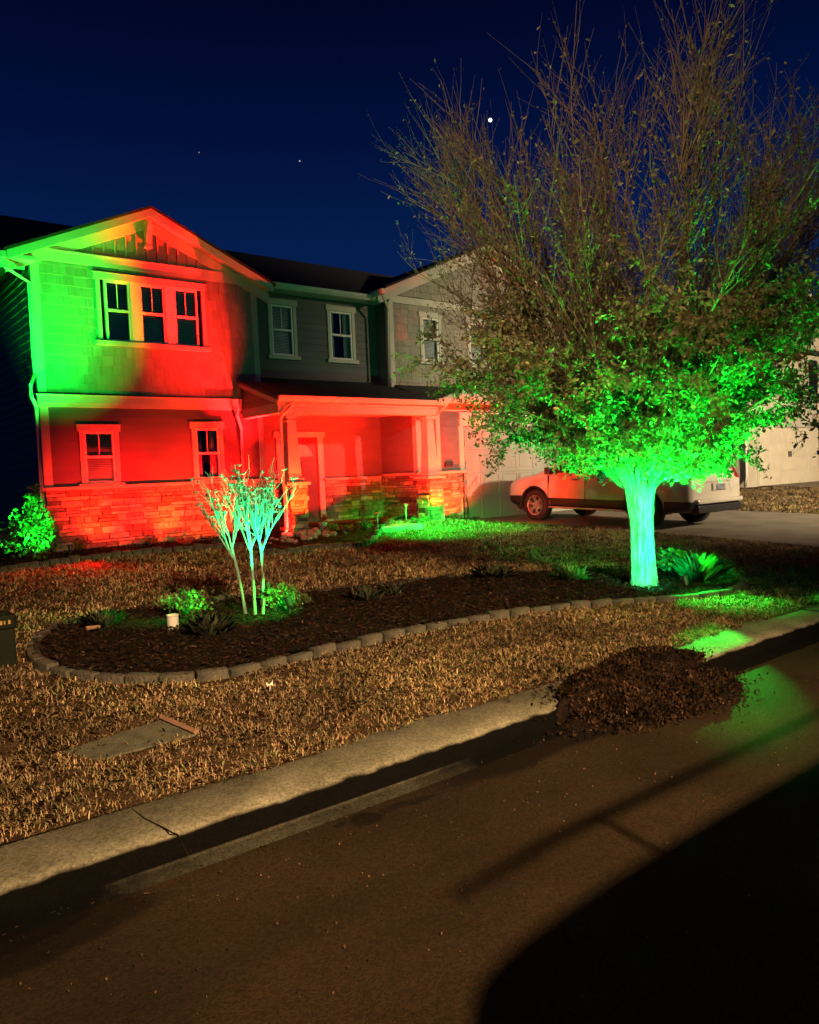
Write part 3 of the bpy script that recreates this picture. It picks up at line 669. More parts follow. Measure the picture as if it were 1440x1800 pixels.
# windows
def window(r, Y, inside='blind', header=True, double=None, label=None):
    x0, x1, z0, z1 = r; c = .075; root = MB()
    y = Y-.05
    root.box(x0, x0+c, y, Y+.02, z0+.05, z1-.11); root.box(x1-c, x1, y, Y+.02, z0+.05, z1-.11)
    root.box(x0-.035, x1+.035, y-.012, Y+.02, z1-.11, z1); root.box(x0-.045, x1+.045, y-.02, Y, z1, z1+.014)
    wo = H(root, 'window', M['trim'], bevel=.004)
    if label: wo['label'] = label
    def sub(mb, n, m, **k):
        o = mb.build(n, m, **k); o.parent = wo; return o
    s = MB(); s.box(x0-.05, x1+.05, y-.04, Y+.02, z0-.03, z0+.05); sub(s, 'sill', M['trim'], bevel=.005)
    ps = double or [(x0+c, x1-c)]
    f = MB(); gl = MB(); bl = MB(); rc = MB()
    for k in range(len(ps)-1): f.box(ps[k][1], ps[k+1][0], y+.004, Y+.02, z0+.05, z1-.11)
    for a, d in ps:
        zb, zt = z0+.05, z1-.11; zm = (zb+zt)/2+.01; t = .04
        yf = Y-.028
        f.box(a, a+t, yf, Y+.03, zb, zt); f.box(d-t, d, yf, Y+.03, zb, zt); f.box(a+t, d-t, yf, Y+.03, zt-t, zt); f.box(a+t, d-t, yf, Y+.03, zb, zb+t)
        f.box(a+t, d-t, yf-.006, Y+.03, zm-.022, zm+.022)
        mu = MB(); mu.box((a+d)/2-.008, (a+d)/2+.008, Y-.008, Y+.004, zm+.022, zt-t); sub(mu, 'muntin', M['white'])
        gl.quad((a+t, Y+.006, zb+t), (d-t, Y+.006, zb+t), (d-t, Y+.006, zt-t), (a+t, Y+.006, zt-t))
        if inside == 'blind':
            z = zb+.02
            while z < zt:
                bl.quad((a, Y+.055, z), (d, Y+.055, z), (d, Y+.072, z+.026), (a, Y+.072, z+.026)); z += .031
        elif inside == 'curtain':
            for e0, e1 in ((a+.01, a+.16), (d-.16, d-.01)):
                n = 14
                for i in range(n):
                    u0, u1 = e0+(e1-e0)*i/n, e0+(e1-e0)*(i+1)/n; w0, w1 = .02*math.sin(i*1.4), .02*math.sin((i+1)*1.4)
                    bl.quad((u0, Y+.09+w0, zb), (u1, Y+.09+w1, zb), (u1, Y+.09+w1, zt), (u0, Y+.09+w0, zt))
        rc.quad((a-.1, Y+.5, zb-.1), (d+.1, Y+.5, zb-.1), (d+.1, Y+.5, zt+.1), (a-.1, Y+.5, zt+.1))
        for xx in (a-.1, d+.1): rc.quad((xx, Y+.03, zb-.1), (xx, Y+.5, zb-.1), (xx, Y+.5, zt+.1), (xx, Y+.03, zt+.1))
        for zz in (zb-.1, zt+.1): rc.quad((a-.1, Y+.03, zz), (d+.1, Y+.03, zz), (d+.1, Y+.5, zz), (a-.1, Y+.5, zz))
    sub(f, 'frame', M['white'], bevel=.003); sub(gl, 'pane', M['glass'])
    if bl.v: sub(bl, 'blind' if inside == 'blind' else 'curtain', M['blind'] if inside == 'blind' else M['curtain'])
    sub(rc, 'recess', M['dark'])
    return wo
window(TR, YF, 'blind', double=[(4.51,4.95),(5.12,5.58),(5.75,6.21)], label='triple upstairs window split green and red by the floodlights')
w1 = window(W1[0], YF, 'blind', label='ground floor window with a pale box on its inner ledge')
window(W2[0], YF, 'curtain', label='ground floor window with white curtains')
window(MW[0], YM, 'blind'); window(MW[1], YM, 'curtain')
for r in WW: window(r, YW, 'blind')
b = MB(); b.box(4.08, 4.44, YF+.10, YF+.2, 1.67, 1.86); b.box(4.12, 4.3, YF+.08, YF+.12, 1.68, 1.8); o = b.build('window_ledge_box', M['plastic'], bevel=.01)
tag(o, 'white box standing inside the left ground floor window', 'box')
# front door
b = MB(); b.box(7.99, 8.11, YM-.05, YM, .6, 2.46); b.box(9.0, 9.14, YM-.05, YM, .6, 2.46); b.box(7.94, 9.19, YM-.06, YM, 2.46, 2.58)
H(b, 'door_casing', M['trim'], bevel=.005)
b = MB(); b.box(8.12, 9.0, YM-.0, YM+.05, .6, 2.455)
for a, d in ((8.2, 8.52), (8.6, 8.92)):
    b.box(a, d, YM-.015, YM, .75, 1.2); b.box(a, d, YM-.015, YM, 1.3, 1.95)
dr = H(b, 'front_door', M['door'], bevel=.006)
b = MB(); n = 12
pts = [(8.56+.32*math.cos(math.pi*i/n), 2.05+.26*math.sin(math.pi*i/n)) for i in range(n+1)]
b.prism([(x, YM-.003, z) for x, z in pts], [(x, YM-.018, z) for x, z in pts]); o = b.build('fanlight', M['curtain']); o.parent = dr
b = MB(); b.tube([(8.2, YM-.06, 1.55), (8.26, YM-.06, 1.55)], .02, 10); b.tube([(8.2, YM-.06, 1.55), (8.2, YM, 1.55)], .014, 8); o = b.build('handle', M['steel']); o.parent = dr
# garage door with recessed panels
def garagedoor(x0, x1, Y, z0, z1, m, cols=8, rows=4):
    b = MB(); b.box(x0, x1, Y+.05, Y+.09, z0, z1); hh = (z1-z0)/rows; ww = (x1-x0)/cols
    for r in range(rows):
        b.box(x0, x1, Y+.035, Y+.05, z0+r*hh+.006, z0+r*hh+.05); b.box(x0, x1, Y+.035, Y+.05, z0+(r+1)*hh-.05, z0+(r+1)*hh-.003)
        for c in range(cols+1):
            xa = max(x0, x0+c*ww-.04); xb = min(x1, x0+c*ww+.04); b.box(xa, xb, Y+.035, Y+.05, z0+r*hh+.05, z0+(r+1)*hh-.05)
            if c < cols: b.box(x0+c*ww+.09, x0+(c+1)*ww-.09, Y+.04, Y+.05, z0+r*hh+.1, z0+(r+1)*hh-.1)
    return b
H(garagedoor(12.1, 16.9, YG, .47, 2.62, None), 'garage_door', M['gdoor'], bevel=.004)
# doorbell / lamp plate above the stone at the garage corner
b = MB(); b.box(11.5, 11.72, YG-.07, YG-.0, 1.72, 1.82); H(b, 'house_number_plaque', M['black'], bevel=.006)
# ------------------------------------------------------------------ NEIGHBOUR HOUSE
nb = empty('house', (30, 15.5, .5), 'pale cream neighbouring house with wide garage door, half hidden behind the tree', 'house')
NX, NY = 28.9, 15.5
def N(mb, name, m, **k): o = mb.build(name, m, **k); at(o, nb); return o
b = MB(); lap(b, NX, 38.5, .5, 6.0, front(NY), .18, [(29.9,35.2,.5,2.85)]); lap(b, NY, 24, .5, 6.0, side(NX), .18)
lap(b, 29.2, 37.5, 6.0, 8.6, front(NY), .18, lim=lambda z: (32.9-(8.7-z)/.7, 32.9+(8.7-z)/.7))
N(b, 'siding', M['nwall'])
b = MB(); b.box(NX+.02, 38.5, 23.9, 24, .5, 6); b.box(38.4, 38.5, NY, 24, .5, 6); N(b, 'back_wall', M['nwall'])
b = MB(); gab_roof(b, 32.9, 8.95, 28.5, 37.3, 15.1, 20, .7, .08); b.slab((28.4,15.2,6.0), (39,15.2,6.0), (39,20,8.4), (28.4,20,8.4), .08); b.slab((28.4,20,8.4), (39,20,8.4), (39,24.4,6.0), (28.4,24.4,6.0), .08)
N(b, 'roof', M['shingle'])
b = MB(); rake(b, 32.9, 8.92, 28.5, 15.06, 15.1, .24, .7); rake(b, 32.9, 8.92, 37.3, 15.06, 15.1, .24, .7)
b.box(29.75, 29.9, NY-.05, NY, .5, 3.0); b.box(29.75, 36, NY-.055, NY, 2.85, 3.05); b.box(NX-.04, NX+.12, NY-.05, NY, .5, 6)
b.box(NX, 38.5, NY-.06, NY, 3.4, 3.65)
N(b, 'trim', M['trim'], bevel=.006)
N(garagedoor(29.9, 35.2, NY, .5, 2.85, None, 6, 4), 'garage_door', M['ngdoor'])
b = MB(); b.tube([(28.8,15.4,6),(28.8,15.4,.9),(28.6,15.3,.6)], .05, 4); N(b, 'downspout', M['gutter'])
for hx in (32.45, 32.62):
    b = MB(); b.box(hx, hx+.05, NY-.0, NY+.035, 1.62, 1.86); N(b, 'door_handle', M['black'])
for r in ((30.4,31.2,4.3,5.7), (34.2,35.0,4.3,5.7)):
    b = MB(); b.box(r[0]-.1, r[1]+.1, NY-.05, NY-.012, r[2]-.1, r[3]+.1); w = N(b, 'window', M['trim'])
    b = MB(); b.box(r[0], r[1], NY-.058, NY-.05, r[2], r[3]); o = b.build('pane', M['cglass']); o.parent = w
# ------------------------------------------------------------------ trees
def grow(mbs, p, d, L, r0, r1, n=6, wob=.12, up=.1, sides=6):
    pts = [Vector(p)]; d = Vector(d).normalized()
    for i in range(n):
        d = (d + Vector((random.gauss(0, wob), random.gauss(0, wob), random.gauss(0, wob)*.6+up))).normalized(); pts.append(pts[-1]+d*(L/n))
    mbs.tube(pts, [r0+(r1-r0)*(i/n)**.8 for i in range(n+1)], sides, cap=False)
    return pts
def interp(pts, t):
    f = t*(len(pts)-1); k = min(int(f), len(pts)-2); return pts[k].lerp(pts[k+1], f-k), (pts[k+1]-pts[k]).normalized()
def big_tree():
    p0 = G(1132, 1035); root = empty('tree', p0, 'spreading vase shaped tree with fading leaves, its trunk and lower crown lit green', 'tree')
    tr = MB(); tw = MB(); LP = []; LS = []
    c = Vector((p0.x, p0.y, p0.z-.05)); lean = Vector((-.03, -.0, 0))
    # trunk with flutes
    prof = [(0, .19), (.06, .165), (.2, .145), (.5, .13), (.85, .132), (1.05, .15), (1.22, .17), (1.36, .12)]; n = 72; ii = len(tr.v); NR = 46
    from mathutils import noise as mn
    for k in range(NR+1):
        h = 1.36*k/NR; q = next(i_ for i_ in range(len(prof)-1) if prof[i_+1][0] >= h-1e-6); u = (h-prof[q][0])/(prof[q+1][0]-prof[q][0]); r = prof[q][1]*(1-u)+prof[q+1][1]*u
        for j in range(n):
            a = 2*math.pi*j/n; v3 = Vector((math.cos(a)*3.2, math.sin(a)*3.2, h*1.1))
            rr = r*(1+.05*math.sin(5*a+h*.8)+.03*math.sin(9*a+1+h)+.10*(abs(mn.noise(v3*2.2))-.2)+.05*mn.noise(Vector((v3.x*4, v3.y*4, h*6))))
            tr.v.append((c.x+lean.x*h+rr*math.cos(a), c.y+rr*math.sin(a), c.z+h))
    for k in range(NR):
        for j in range(n): tr.f.append((ii+k*n+j, ii+k*n+(j+1)%n, ii+(k+1)*n+(j+1)%n, ii+(k+1)*n+j)); tr.t.append(1.0)
    top = c+lean*1.2+Vector((0, 0, 1.12)); limbs = []
    for k in range(24):
        az = 2*math.pi*(k*5/24)+random.uniform(-.15, .15); el = (.74, 1.36, .90, 1.18, 1.02)[k%5] + random.uniform(-.08, .08)
        d = Vector((math.cos(az)*math.cos(el), math.sin(az)*math.cos(el), math.sin(el)))
        s = top + Vector((math.cos(az)*.09, math.sin(az)*.09, random.uniform(-.05, .12)))
        L = random.uniform(3.4, 4.2)*(.95 if el < 1.0 else (1.0 if el < 1.3 else .95))
        limbs.append((grow(tw, s, d, L, random.uniform(.028, .048), .005, 10, .07, .035, 7), L, 0))
    for sd, el, L in ((-1, .98, 4.1), (-.9, .86, 3.9), (-.8, 1.08, 4.3), (1, .75, 4.0), (1, .95, 4.2), (.9, .6, 3.4), (1, 1.1, 4.4), (-1, .7, 3.3)):
        d = R0*sd*math.cos(el) + F0*random.uniform(-.25, .35)*math.cos(el) + Vector((0, 0, math.sin(el))); limbs.append((grow(tw, top+R0*sd*.08, d, L, .036, .005, 10, .05, .03, 7), L, 0))
    for k in range(22):   # low skirt
        az = 2*math.pi*(k/22)+random.uniform(-.2, .2); el = random.uniform(.5, .9)
        d = Vector((math.cos(az)*math.cos(el), math.sin(az)*math.cos(el), math.sin(el)))
        s = top + Vector((math.cos(az)*.1, math.sin(az)*.1, random.uniform(.12, .38)))
        L = random.uniform(1.7, 2.5); limbs.append((grow(tw, s, d, L, random.uniform(.018, .028), .005, 8, .08, -.016, 6), L, 1))
    for k in range(14):
        az = 2*math.pi*(k/14)+random.uniform(-.2, .2); el = random.uniform(.55, 1.0); d = Vector((math.cos(az)*math.cos(el), math.sin(az)*math.cos(el), math.sin(el)))
        s = top + Vector((math.cos(az)*.1, math.sin(az)*.1, random.uniform(-.02, .2))); L = random.uniform(.6, 1.15); limbs.append((grow(tw, s, d, L, .013, .005, 6, .1, .02, 5), L, 2))
    nt_ = 0
    for pts, L, low in limbs:
        nb_ = 33 if not low else 16
        for b_ in range(nb_):
            t = random.uniform(.12, .98); q, d = interp(pts, t); out = Vector((q.x-c.x, q.y-c.y, 0)); 
            if out.length > .01: out.normalize()
            v = Vector((random.gauss(0, 1), random.gauss(0, 1), random.gauss(0, .7))).normalized()
            if low: dd = d*.5+v*.75+out*.25+Vector((0, 0, .08)); l2 = random.uniform(.35, .8)
            else: dd = d*.75+v*.5+out*.22+Vector((0, 0, .2)); l2 = random.uniform(.6, 1.35)*(1.15-.4*t)
            if q.z < 1.42: dd.z = abs(dd.z)+.25
            elif dd.z < 0 and q.z < 1.5+l2*.8: dd.z = abs(dd.z)*.5+.08
            s2 = grow(tw, q, dd, l2, .007 if not low else .006, .0024, 5, .10, .05 if not low else -.01, 4)
            for w_ in range(7 if not low else 6):
                t3 = random.uniform(.15, 1); q3, d3 = interp(s2, t3); v = Vector((random.gauss(0, 1), random.gauss(0, 1), random.gauss(0, .7))).normalized()
                if q3.z < 1.45: continue
                s3 = grow(tw, q3, d3*.7+v*.55+Vector((0, 0, .22 if not low else 0)), random.uniform(.25, .75)*(1 if not low else .6), .0032, .0012, 3, .10, .04 if not low else 0, 3); nt_ += 1
                hz = q3.z-p0.z
                dens = 30 if low else (15 if hz < 2.2 else (6.5 if hz < 3.4 else (4.5 if hz < 4.3 else 2.2)))
                for g in range(np.random.poisson(dens) if False else int(dens*random.uniform(.5, 1.5)+.5)):
                    q4, _ = interp(s3, random.random()); LP.append((q4.x+random.gauss(0, .02), q4.y+random.gauss(0, .02), q4.z+random.gauss(0, .02))); LS.append(.048 if low or hz < 2.2 else .038)
            if random.random() < .9:
                hz = q.z-p0.z
                for g in range(int((14 if low else (9 if hz < 2.4 else 3))*random.uniform(.4, 1.4))):
                    q4, _ = interp(s2, random.random()); LP.append((q4.x+random.gauss(0, .025), q4.y+random.gauss(0, .025), q4.z+random.gauss(0, .025))); LS.append(.06)
    o = tr.build('trunk', M['bark'], smooth=True); at(o, root)
    o = tw.build('branches', M['twig'], smooth=True); at(o, root)
    LP = np.array(LP); LS = np.array(LS); kk = LP[:, 2] > 1.42 + RNG.normal(0, .05, len(LP)) + .05*np.sin(LP[:, 0]*4); LP = LP[kk]; LS = LS[kk]
    P = np.array(LP); V = leaves(P, np.array(LS), -.3, .35, .5)
    ti = RNG.uniform(.5, 1.5, (len(P), 1))*np.array([[1, 1, 1]]); k = RNG.random(len(P)) < .3; ti[k] *= np.array([[.7, 1.15, .8]])
    k = RNG.random(len(P)) < .06; ti[k] *= 2.2
    o = cards('crown', V, ti, M['leaf']); at(o, root)
    print('leaves', len(P), 'twigs', nt_)
big_tree()
def crape():
    p0 = G(450, 1090); root = empty('crape_myrtle', p0, 'small bare multi-stemmed crape myrtle lit turquoise in the island bed', 'tree')
    tr = MB(); tw = MB()
    right = R0
    for ox, ang, L in ((-.07, -.18, .74), (-.01, -.03, .80), (.05, .10, .76)):
        s = p0+right*ox+Vector((0, random.uniform(-.04, .04), -.02)); d = (Vector((0, 0, 1))+right*(ang*.5)+F0*random.uniform(-.05, .05)).normalized()
        st = grow(tr, s, d, L, .019, .013, 7, .025, .03, 9)
        for a in (-.6, -.3, 0, .28, .55):
            d2 = (Vector((0, 0, 1))+right*(a+ang)*.75+F0*random.uniform(-.4, .4)).normalized()
            l2 = grow(tr, st[-1]-Vector((0, 0, random.uniform(0, .12))), d2, random.uniform(.36, .5), .0105, .006, 5, .06, .05, 6)
            for t in range(8):
                q, dd = interp(l2, random.uniform(.25, 1)); v = right*random.gauss(0, 1)+F0*random.gauss(0, 1)+Vector((0, 0, random.gauss(0, .3)))
                l3 = grow(tw, q, dd*.9+v.normalized()*.5+Vector((0, 0, .3)), random.uniform(.22, .42), .005, .003, 4, .07, .05, 4)
                for t2 in range(3):
                    q2, d3 = interp(l3, random.uniform(.3, 1)); v = Vector((random.gauss(0, 1), random.gauss(0, 1), random.gauss(0, .4))).normalized()
                    l4 = grow(tw, q2, d3*.8+v*.6+Vector((0, 0, .25)), random.uniform(.08, .2), .003, .002, 3, .1, .04, 3)
                    if random.random() < .35: 
                        e = l4[-1]; 
                        for k in range(5): tw.tube([e, e+Vector((random.gauss(0, .02), random.gauss(0, .02), random.uniform(.0, .03)))], [.005, .006], 4)
    at(tr.build('stems', M['crapebark'], smooth=True), root); at(tw.build('twigs', M['crapebark'], smooth=True), root)
crape()
# ------------------------------------------------------------------ shrubs
def shrub(px, py, w, h, n, size, label, cat='shrub', m='shrubleaf', name='shrub', group=None, shape='round', up=.4, pos=None, nst=26):
    p0 = pos or G(px, py); root = empty(name, p0, label, cat, group); st = MB(); P = []
    for k in range(nst):
        az = random.uniform(0, 6.283); rr = math.sqrt(random.random())
        if shape == 'cone': e = Vector((math.cos(az)*w/2*rr*.9, math.sin(az)*w/2*rr*.9, h*(1-rr)*random.uniform(.55, 1)+.1*h))
        else: e = Vector((math.cos(az)*w/2*rr, math.sin(az)*w/2*rr, h*math.sqrt(max(.05, 1-rr*rr*.8))*random.uniform(.7, 1)))
        s = p0+Vector((e.x*.12, e.y*.12, .02)); pts = [s, s.lerp(p0+e, .5)+Vector((0, 0, .06*h)), p0+e]; st.tube(pts, [.006, .004, .002], 4, cap=False)
        for j in range(n//nst):
            t = 1-random.random()**1.6*.75; q, _ = interp(pts, t); P.append((q.x+random.gauss(0, w*.045), q.y+random.gauss(0, w*.045), max(p0.z+.02, q.z+random.gauss(0, h*.045))))
    P = np.array(P); V = leaves(P, size, up, .35, .6)
    t = RNG.uniform(.55, 1.5, (len(P), 1))*np.array([[1, 1, 1]])
    at(cards('foliage', V, t, M[m]), root); at(st.build('stems', M['twig']), root); return root
def spiky(px, py, w, h, n, label, cat='plant', m='dryplant', name='grass_clump', wd=.008, group=None, pos=None, lift=.9):
    p0 = pos or G(px, py); V = []
    for k in range(n):
        az = random.uniform(0, 6.283); le = random.uniform(.05, lift); L = h*random.uniform(.6, 1.1); o = Vector((random.gauss(0, w*.12), random.gauss(0, w*.12), .02))
        d = Vector((math.cos(az)*math.sin(le), math.sin(az)*math.sin(le), math.cos(le))); s = Vector((-math.sin(az), math.cos(az), 0))*wd/2
        a = p0+o; mdl = a+d*L*.6; tip = mdl+(d+Vector((math.cos(az)*.5, math.sin(az)*.5, -.25)))*L*.35
        V.append([a-s, a+s, mdl+s, tip, mdl-s])
    V = np.array([[tuple(v) for v in q] for q in V]); t = RNG.uniform(.6, 1.5, (n, 1))*np.array([[1, 1, 1]])
    o = cards(name, V, t, M[m], k=5); return tag(o, label, cat, group)
shrub(60, 985, .92, 1.5, 1900, .08, 'tall cone shaped leafy shrub lit green at the left corner of the house', shape='cone', nst=60)
shrub(-10, 985, .7, .8, 400, .06, 'dark shrub at the left photo edge behind the green lit one', m='dryplant')
shrub(325, 1090, .50, .33, 1100, .036, 'bright green rounded shrub left of the bare crape myrtle')
shrub(492, 1078, .42, .36, 1000, .036, 'bright green rounded shrub right of the bare crape myrtle')
shrub(520, 1072, .36, .2, 500, .03, 'low dim green plant at the far right of the crape myrtle')
shrub(1180, 1012, .42, .36, 900, .05, 'feathery bright green shrub just right of the big tree trunk')
spiky(1228, 1030, .34, .42, 260, 'bright green fountain grass clump right of the big tree trunk', 'plant', 'shrubleaf', 'fountain_grass', .009)
shrub(1100, 1022, .3, .2, 350, .04, 'small green plant at the left foot of the big tree trunk')
spiky(1003, 1026, .4, .24, 150, 'low fern with its right half lit green in the island bed', 'plant', 'shrubleaf', 'fern', .02, lift=1.35)
spiky(866, 1022, .5, .26, 170, 'dark spreading fern on the far rim of the island bed', 'plant', 'dryplant', 'fern', .022, lift=1.35)
spiky(180, 1110, .34, .22, 200, 'dark spiky plant near the left end of the island bed', 'plant', 'dryplant', 'spiky_plant', .012)
spiky(368, 1125, .4, .24, 240, 'dark spiky plant beside the small white cylinder', 'plant', 'dryplant', 'spiky_plant', .013)
spiky(640, 1062, .45, .2, 200, 'dark low clump in the middle of the island bed', 'plant', 'dryplant', 'spiky_plant', .012)
spiky(690, 1052, .4, .18, 160, 'dark low clump on the back rim of the island bed, right of the middle', 'plant', 'dryplant', 'spiky_plant', .012)
shrub(143, 972, .28, .28, 260, .045, 'small pale green plant beside the black spotlight stake at the house corner')
for px, w, h, lb in ((215, .34, .24, 'small reddish plant below the stone wall, nearest the green lit corner'), (268, .3, .2, 'low plant between the two red hot spots of the stone wall'), (330, .4, .26, 'wiry plant below the right ground floor window'), (382, .34, .22, 'small plant at the right end of the bed under the gabled front')):
    shrub(px, 962, w, h, 260, .035, lb, 'plant', 'dryplant', 'low_plant', nst=16)
shrub(0, 0, .75, .2, 700, .04, 'low green lit ground hugging shrub left of the front walk', 'shrub', pos=Vector((7.95, 12.25, T(7.95, 12.25))))
shrub(0, 0, .4, .26, 400, .04, 'small bright green shrub touching the front walk', 'shrub', pos=Vector((8.5, 12.1, T(8.5, 12.1))))
shrub(0, 0, .5, .16, 350, .035, 'low green lit plant right of the front walk', 'plant', pos=Vector((10.2, 12.5, T(10.2, 12.5))))
shrub(0, 0, .45, .14, 300, .035, 'low green lit plant at the foot of the garage corner stones', 'plant', pos=Vector((11.3, 12.75, T(11.3, 12.75))))
# loose twig of leaves hanging by wing gutter belongs to the tree (skipped)
# ------------------------------------------------------------------ pile of mulch and leaves on the kerb
def pile():
    a, c = onz(985, 1262, 0), onz(1310, 1195, 0); ctr = onz(1165, 1245, 0)+Vector((.1, .16, 0)); rx, ry, hh = .80, .40, .125
    root = empty('mulch_pile', (ctr.x, ctr.y, 0), 'dark heap of mulch and dead leaves dumped over the kerb', 'mulch pile')
    b = MB(); nx, ny = 90, 60
    def hf(x, y):
        u, v = (x-ctr.x)/rx, (y-ctr.y)/ry; r = math.sqrt(u*u+v*v); r += .10*math.sin(math.atan2(v, u)*3+1)+.07*math.sin(math.atan2(v, u)*7+2)
        base = .012+.135*sm(3.13, 3.17, y)
        k = max(0, 1-r*r); return base + hh*k**.7*(1-.2*base/.15) + .03*math.sin(x*7.3+1)*math.sin(y*9)*min(1, k*3) + .012*math.sin(x*23)*math.sin(y*19) - (.16 if k <= 0 else 0)
    idx = {}
    for j in range(ny+1):
        for i in range(nx+1):
            x = ctr.x-rx*1.15+2.3*rx*i/nx; y = ctr.y-ry*1.15+2.3*ry*j/ny; b.v.append((x, y, hf(x, y)))
    for j in range(ny):
        for i in range(nx): b.f.append((j*(nx+1)+i, j*(nx+1)+i+1, (j+1)*(nx+1)+i+1, (j+1)*(nx+1)+i)); b.t.append(1.0)
    at(b.build('mound', M['mulch'], smooth=True), root)
    n = 34000; th = RNG.uniform(0, 2*np.pi, n); r = np.sqrt(RNG.random(n))*1.0; r = np.where(RNG.random(n) < .07, r+np.abs(RNG.normal(0, .22, n)), r); x = ctr.x+r*rx*np.cos(th); y = ctr.y+r*ry*np.sin(th)
    z = np.array([max(hf(a_, b_), .012+.135*sm(3.13, 3.17, b_)) for a_, b_ in zip(x, y)])+.010
    P = np.stack([x, y, z], 1); V = leaves(P, .025, .5, .55, .5); t = RNG.uniform(.1, 1.1, (n, 1))**1.5*np.array([[1, 1, 1]]); k = RNG.random(n) < .05; t[k] *= 2.6
    at(tag(cards('leaf_litter', V, t, M['pilechips']), kind='stuff'), root)
    return ctr
PC = pile()
# scattered litter in the gutter
n = 900; x = RNG.uniform(.2, 8, n); y = np.abs(RNG.normal(0, .12, n)); y = 3.12-y; y[RNG.random(n) < .12] -= .8*RNG.random()
P = np.stack([x, y, np.full(n, .02)], 1); V = leaves(P, .014, .0, .6, .6); V[:, :, 2] = .016+np.abs(V[:, :, 2]-.016)*.3
t = RNG.uniform(.3, 1.6, (n, 1))*np.array([[1, 1, 1]]); tag(cards('leaf_litter', V, t, M['pilechips']), 'small dead leaves and grit lying in the gutter', 'leaf litter', kind='stuff')
n = 1300; x = RNG.uniform(.3, 9, n); y = 2.85-np.abs(RNG.normal(0, .8, n)); P = np.stack([x, y, np.full(n, .014)], 1); V = leaves(P, .008, .6, .7, .8)
t = RNG.uniform(.4, 3.2, (n, 1))*np.array([[1, 1, 1]]); tag(cards('grit', V, t, M['pilechips']), 'loose grit scattered over the dark asphalt', 'grit', kind='stuff')
# ------------------------------------------------------------------ small things
def spotfix(p, aim, label):
    root = empty('garden_spotlight', p, label, 'spotlight'); p = Vector(p)
    b = MB(); b.tube([p-Vector((0, 0, .08)), p+Vector((0, 0, .1))], .012, 8); b.box(p.x-.02, p.x+.02, p.y-.012, p.y+.012, p.z+.08, p.z+.12); at(b.build('stake', M['black']), root)
    d = (Vector(aim)-p).normalized(); c = p+Vector((0, 0, .13)); b = MB()
    b.tube([c-d*.05, c-d*.03, c+d*.05, c+d*.065], [.02, .032, .038, .041], 14); at(b.build('lamp_head', M['black'], smooth=False), root)
    return c+d*.07
LT = bpy.data.lights
def light(kind, loc, color, power, aim=None, cone=60, blend=.4, rad=.03, name='lamp'):
    l = LT.new(name, kind); l.color = color; l.energy = power; l.shadow_soft_size = rad
    if kind == 'SPOT': l.spot_size = math.radians(cone); l.spot_blend = blend
    o = bpy.data.objects.new(name, l); COL.objects.link(o); o.location = loc
    if aim is not None: o.rotation_euler = (Vector(aim)-Vector(loc)).to_track_quat('-Z', 'Y').to_euler()
    return o
RED, RED2, GRN, CY = (1, .003, .004), (1, .03, .004), (.004, 1, .05), (.0, 1, .30)
tp = G(1132, 1035); sp = G(1205, 1050)
c1 = spotfix((sp.x, sp.y, sp.z+.03), (tp.x, tp.y, 2.2), 'black bullet spotlight on a stake right of the big tree trunk')
cp = G(450, 1090); s2 = G(510, 1088)
c2 = spotfix((s2.x, s2.y, s2.z+.03), (cp.x, cp.y, 1.4), 'black bullet spotlight on a stake at the right foot of the crape myrtle')
s3 = G(125, 982); c3 = spotfix((s3.x, s3.y, s3.z+.03), (3.6, 14, 4), 'black bullet spotlight on a stake in front of the left stone wall')
# white cylinder
p = G(305, 1112); b = MB(); b.lathe(p.x, p.y, [(.05, p.z+.03), (.052, p.z+.15), (.056, p.z+.155), (.056, p.z+.165), (.045, p.z+.165), (.043, p.z+.14)], 24); b.tube([(p.x, p.y, p.z-.05), (p.x, p.y, p.z+.04)], .01, 6)
tag(b.build('pipe_cap', M['plastic'], smooth=False, bevel=.003), 'small white plastic cylinder standing in the dark mulch', 'pipe cap')
# utility pedestal at the left edge
p = G(8, 1168); r = empty('utility_pedestal', p, 'dark green utility pedestal at the left photo edge with a yellow sticker', 'utility box')
b = MB(); b.box(p.x-.17, p.x+.07, p.y-.12, p.y+.13, p.z-.05, p.z+.29); b.box(p.x-.19, p.x+.08, p.y-.135, p.y+.15, p.z+.29, p.z+.40); at(b.build('body', M['pedestal'], bevel=.015), r)
b = MB(); q = p
for k, w in enumerate((.012, .02, .01, .016)): b.box(p.x-.07+k*.03, p.x-.07+k*.03+w, p.y-.138, p.y-.136, p.z+.33, p.z+.36)
at(b.build('sticker', M['yellow']), r)
# lid in the lawn
cz = [Vector((q.x, q.y, q.z+.006)) for q in cov]
b = MB(); b.prism([(q.x, q.y, q.z-.06) for q in cz], [tuple(q) for q in cz]); tag(b.build('access_cover', M['cover'], bevel=.006), 'flat green grey utility lid sunk in the straw coloured lawn', 'utility cover')
b = MB(); a, d = cz[1], cz[2]; b.tube([a+Vector((0, 0, .012)), d+Vector((0, 0, .012))], .018, 4); o = tag(b.build('wooden_stake', M['wood']), 'thin weathered piece of wood lying along the utility lid', 'stick')
p = G(475, 1218); b = MB()
for s in (-1, 1): b.tri(p+Vector((0, .0, .055)), p+Vector((.026*s, .006, .08)), p+Vector((.022*s, -.006, .045)))
b.tube([p-Vector((0, 0, .02)), p+Vector((0, 0, .06))], .003, 5); tag(b.build('marker_flag', M['plastic']), 'tiny white marker bow standing in the front lawn', 'marker')
p = G(165, 1120); b = MB(); b.tube([p+Vector((-.06, 0, .09)), p+Vector((.06, .01, .085))], [.02, .016], 6); tag(b.build('bark_piece', M['wood']), 'reddish piece of bark lying on the dark mulch', 'bark')
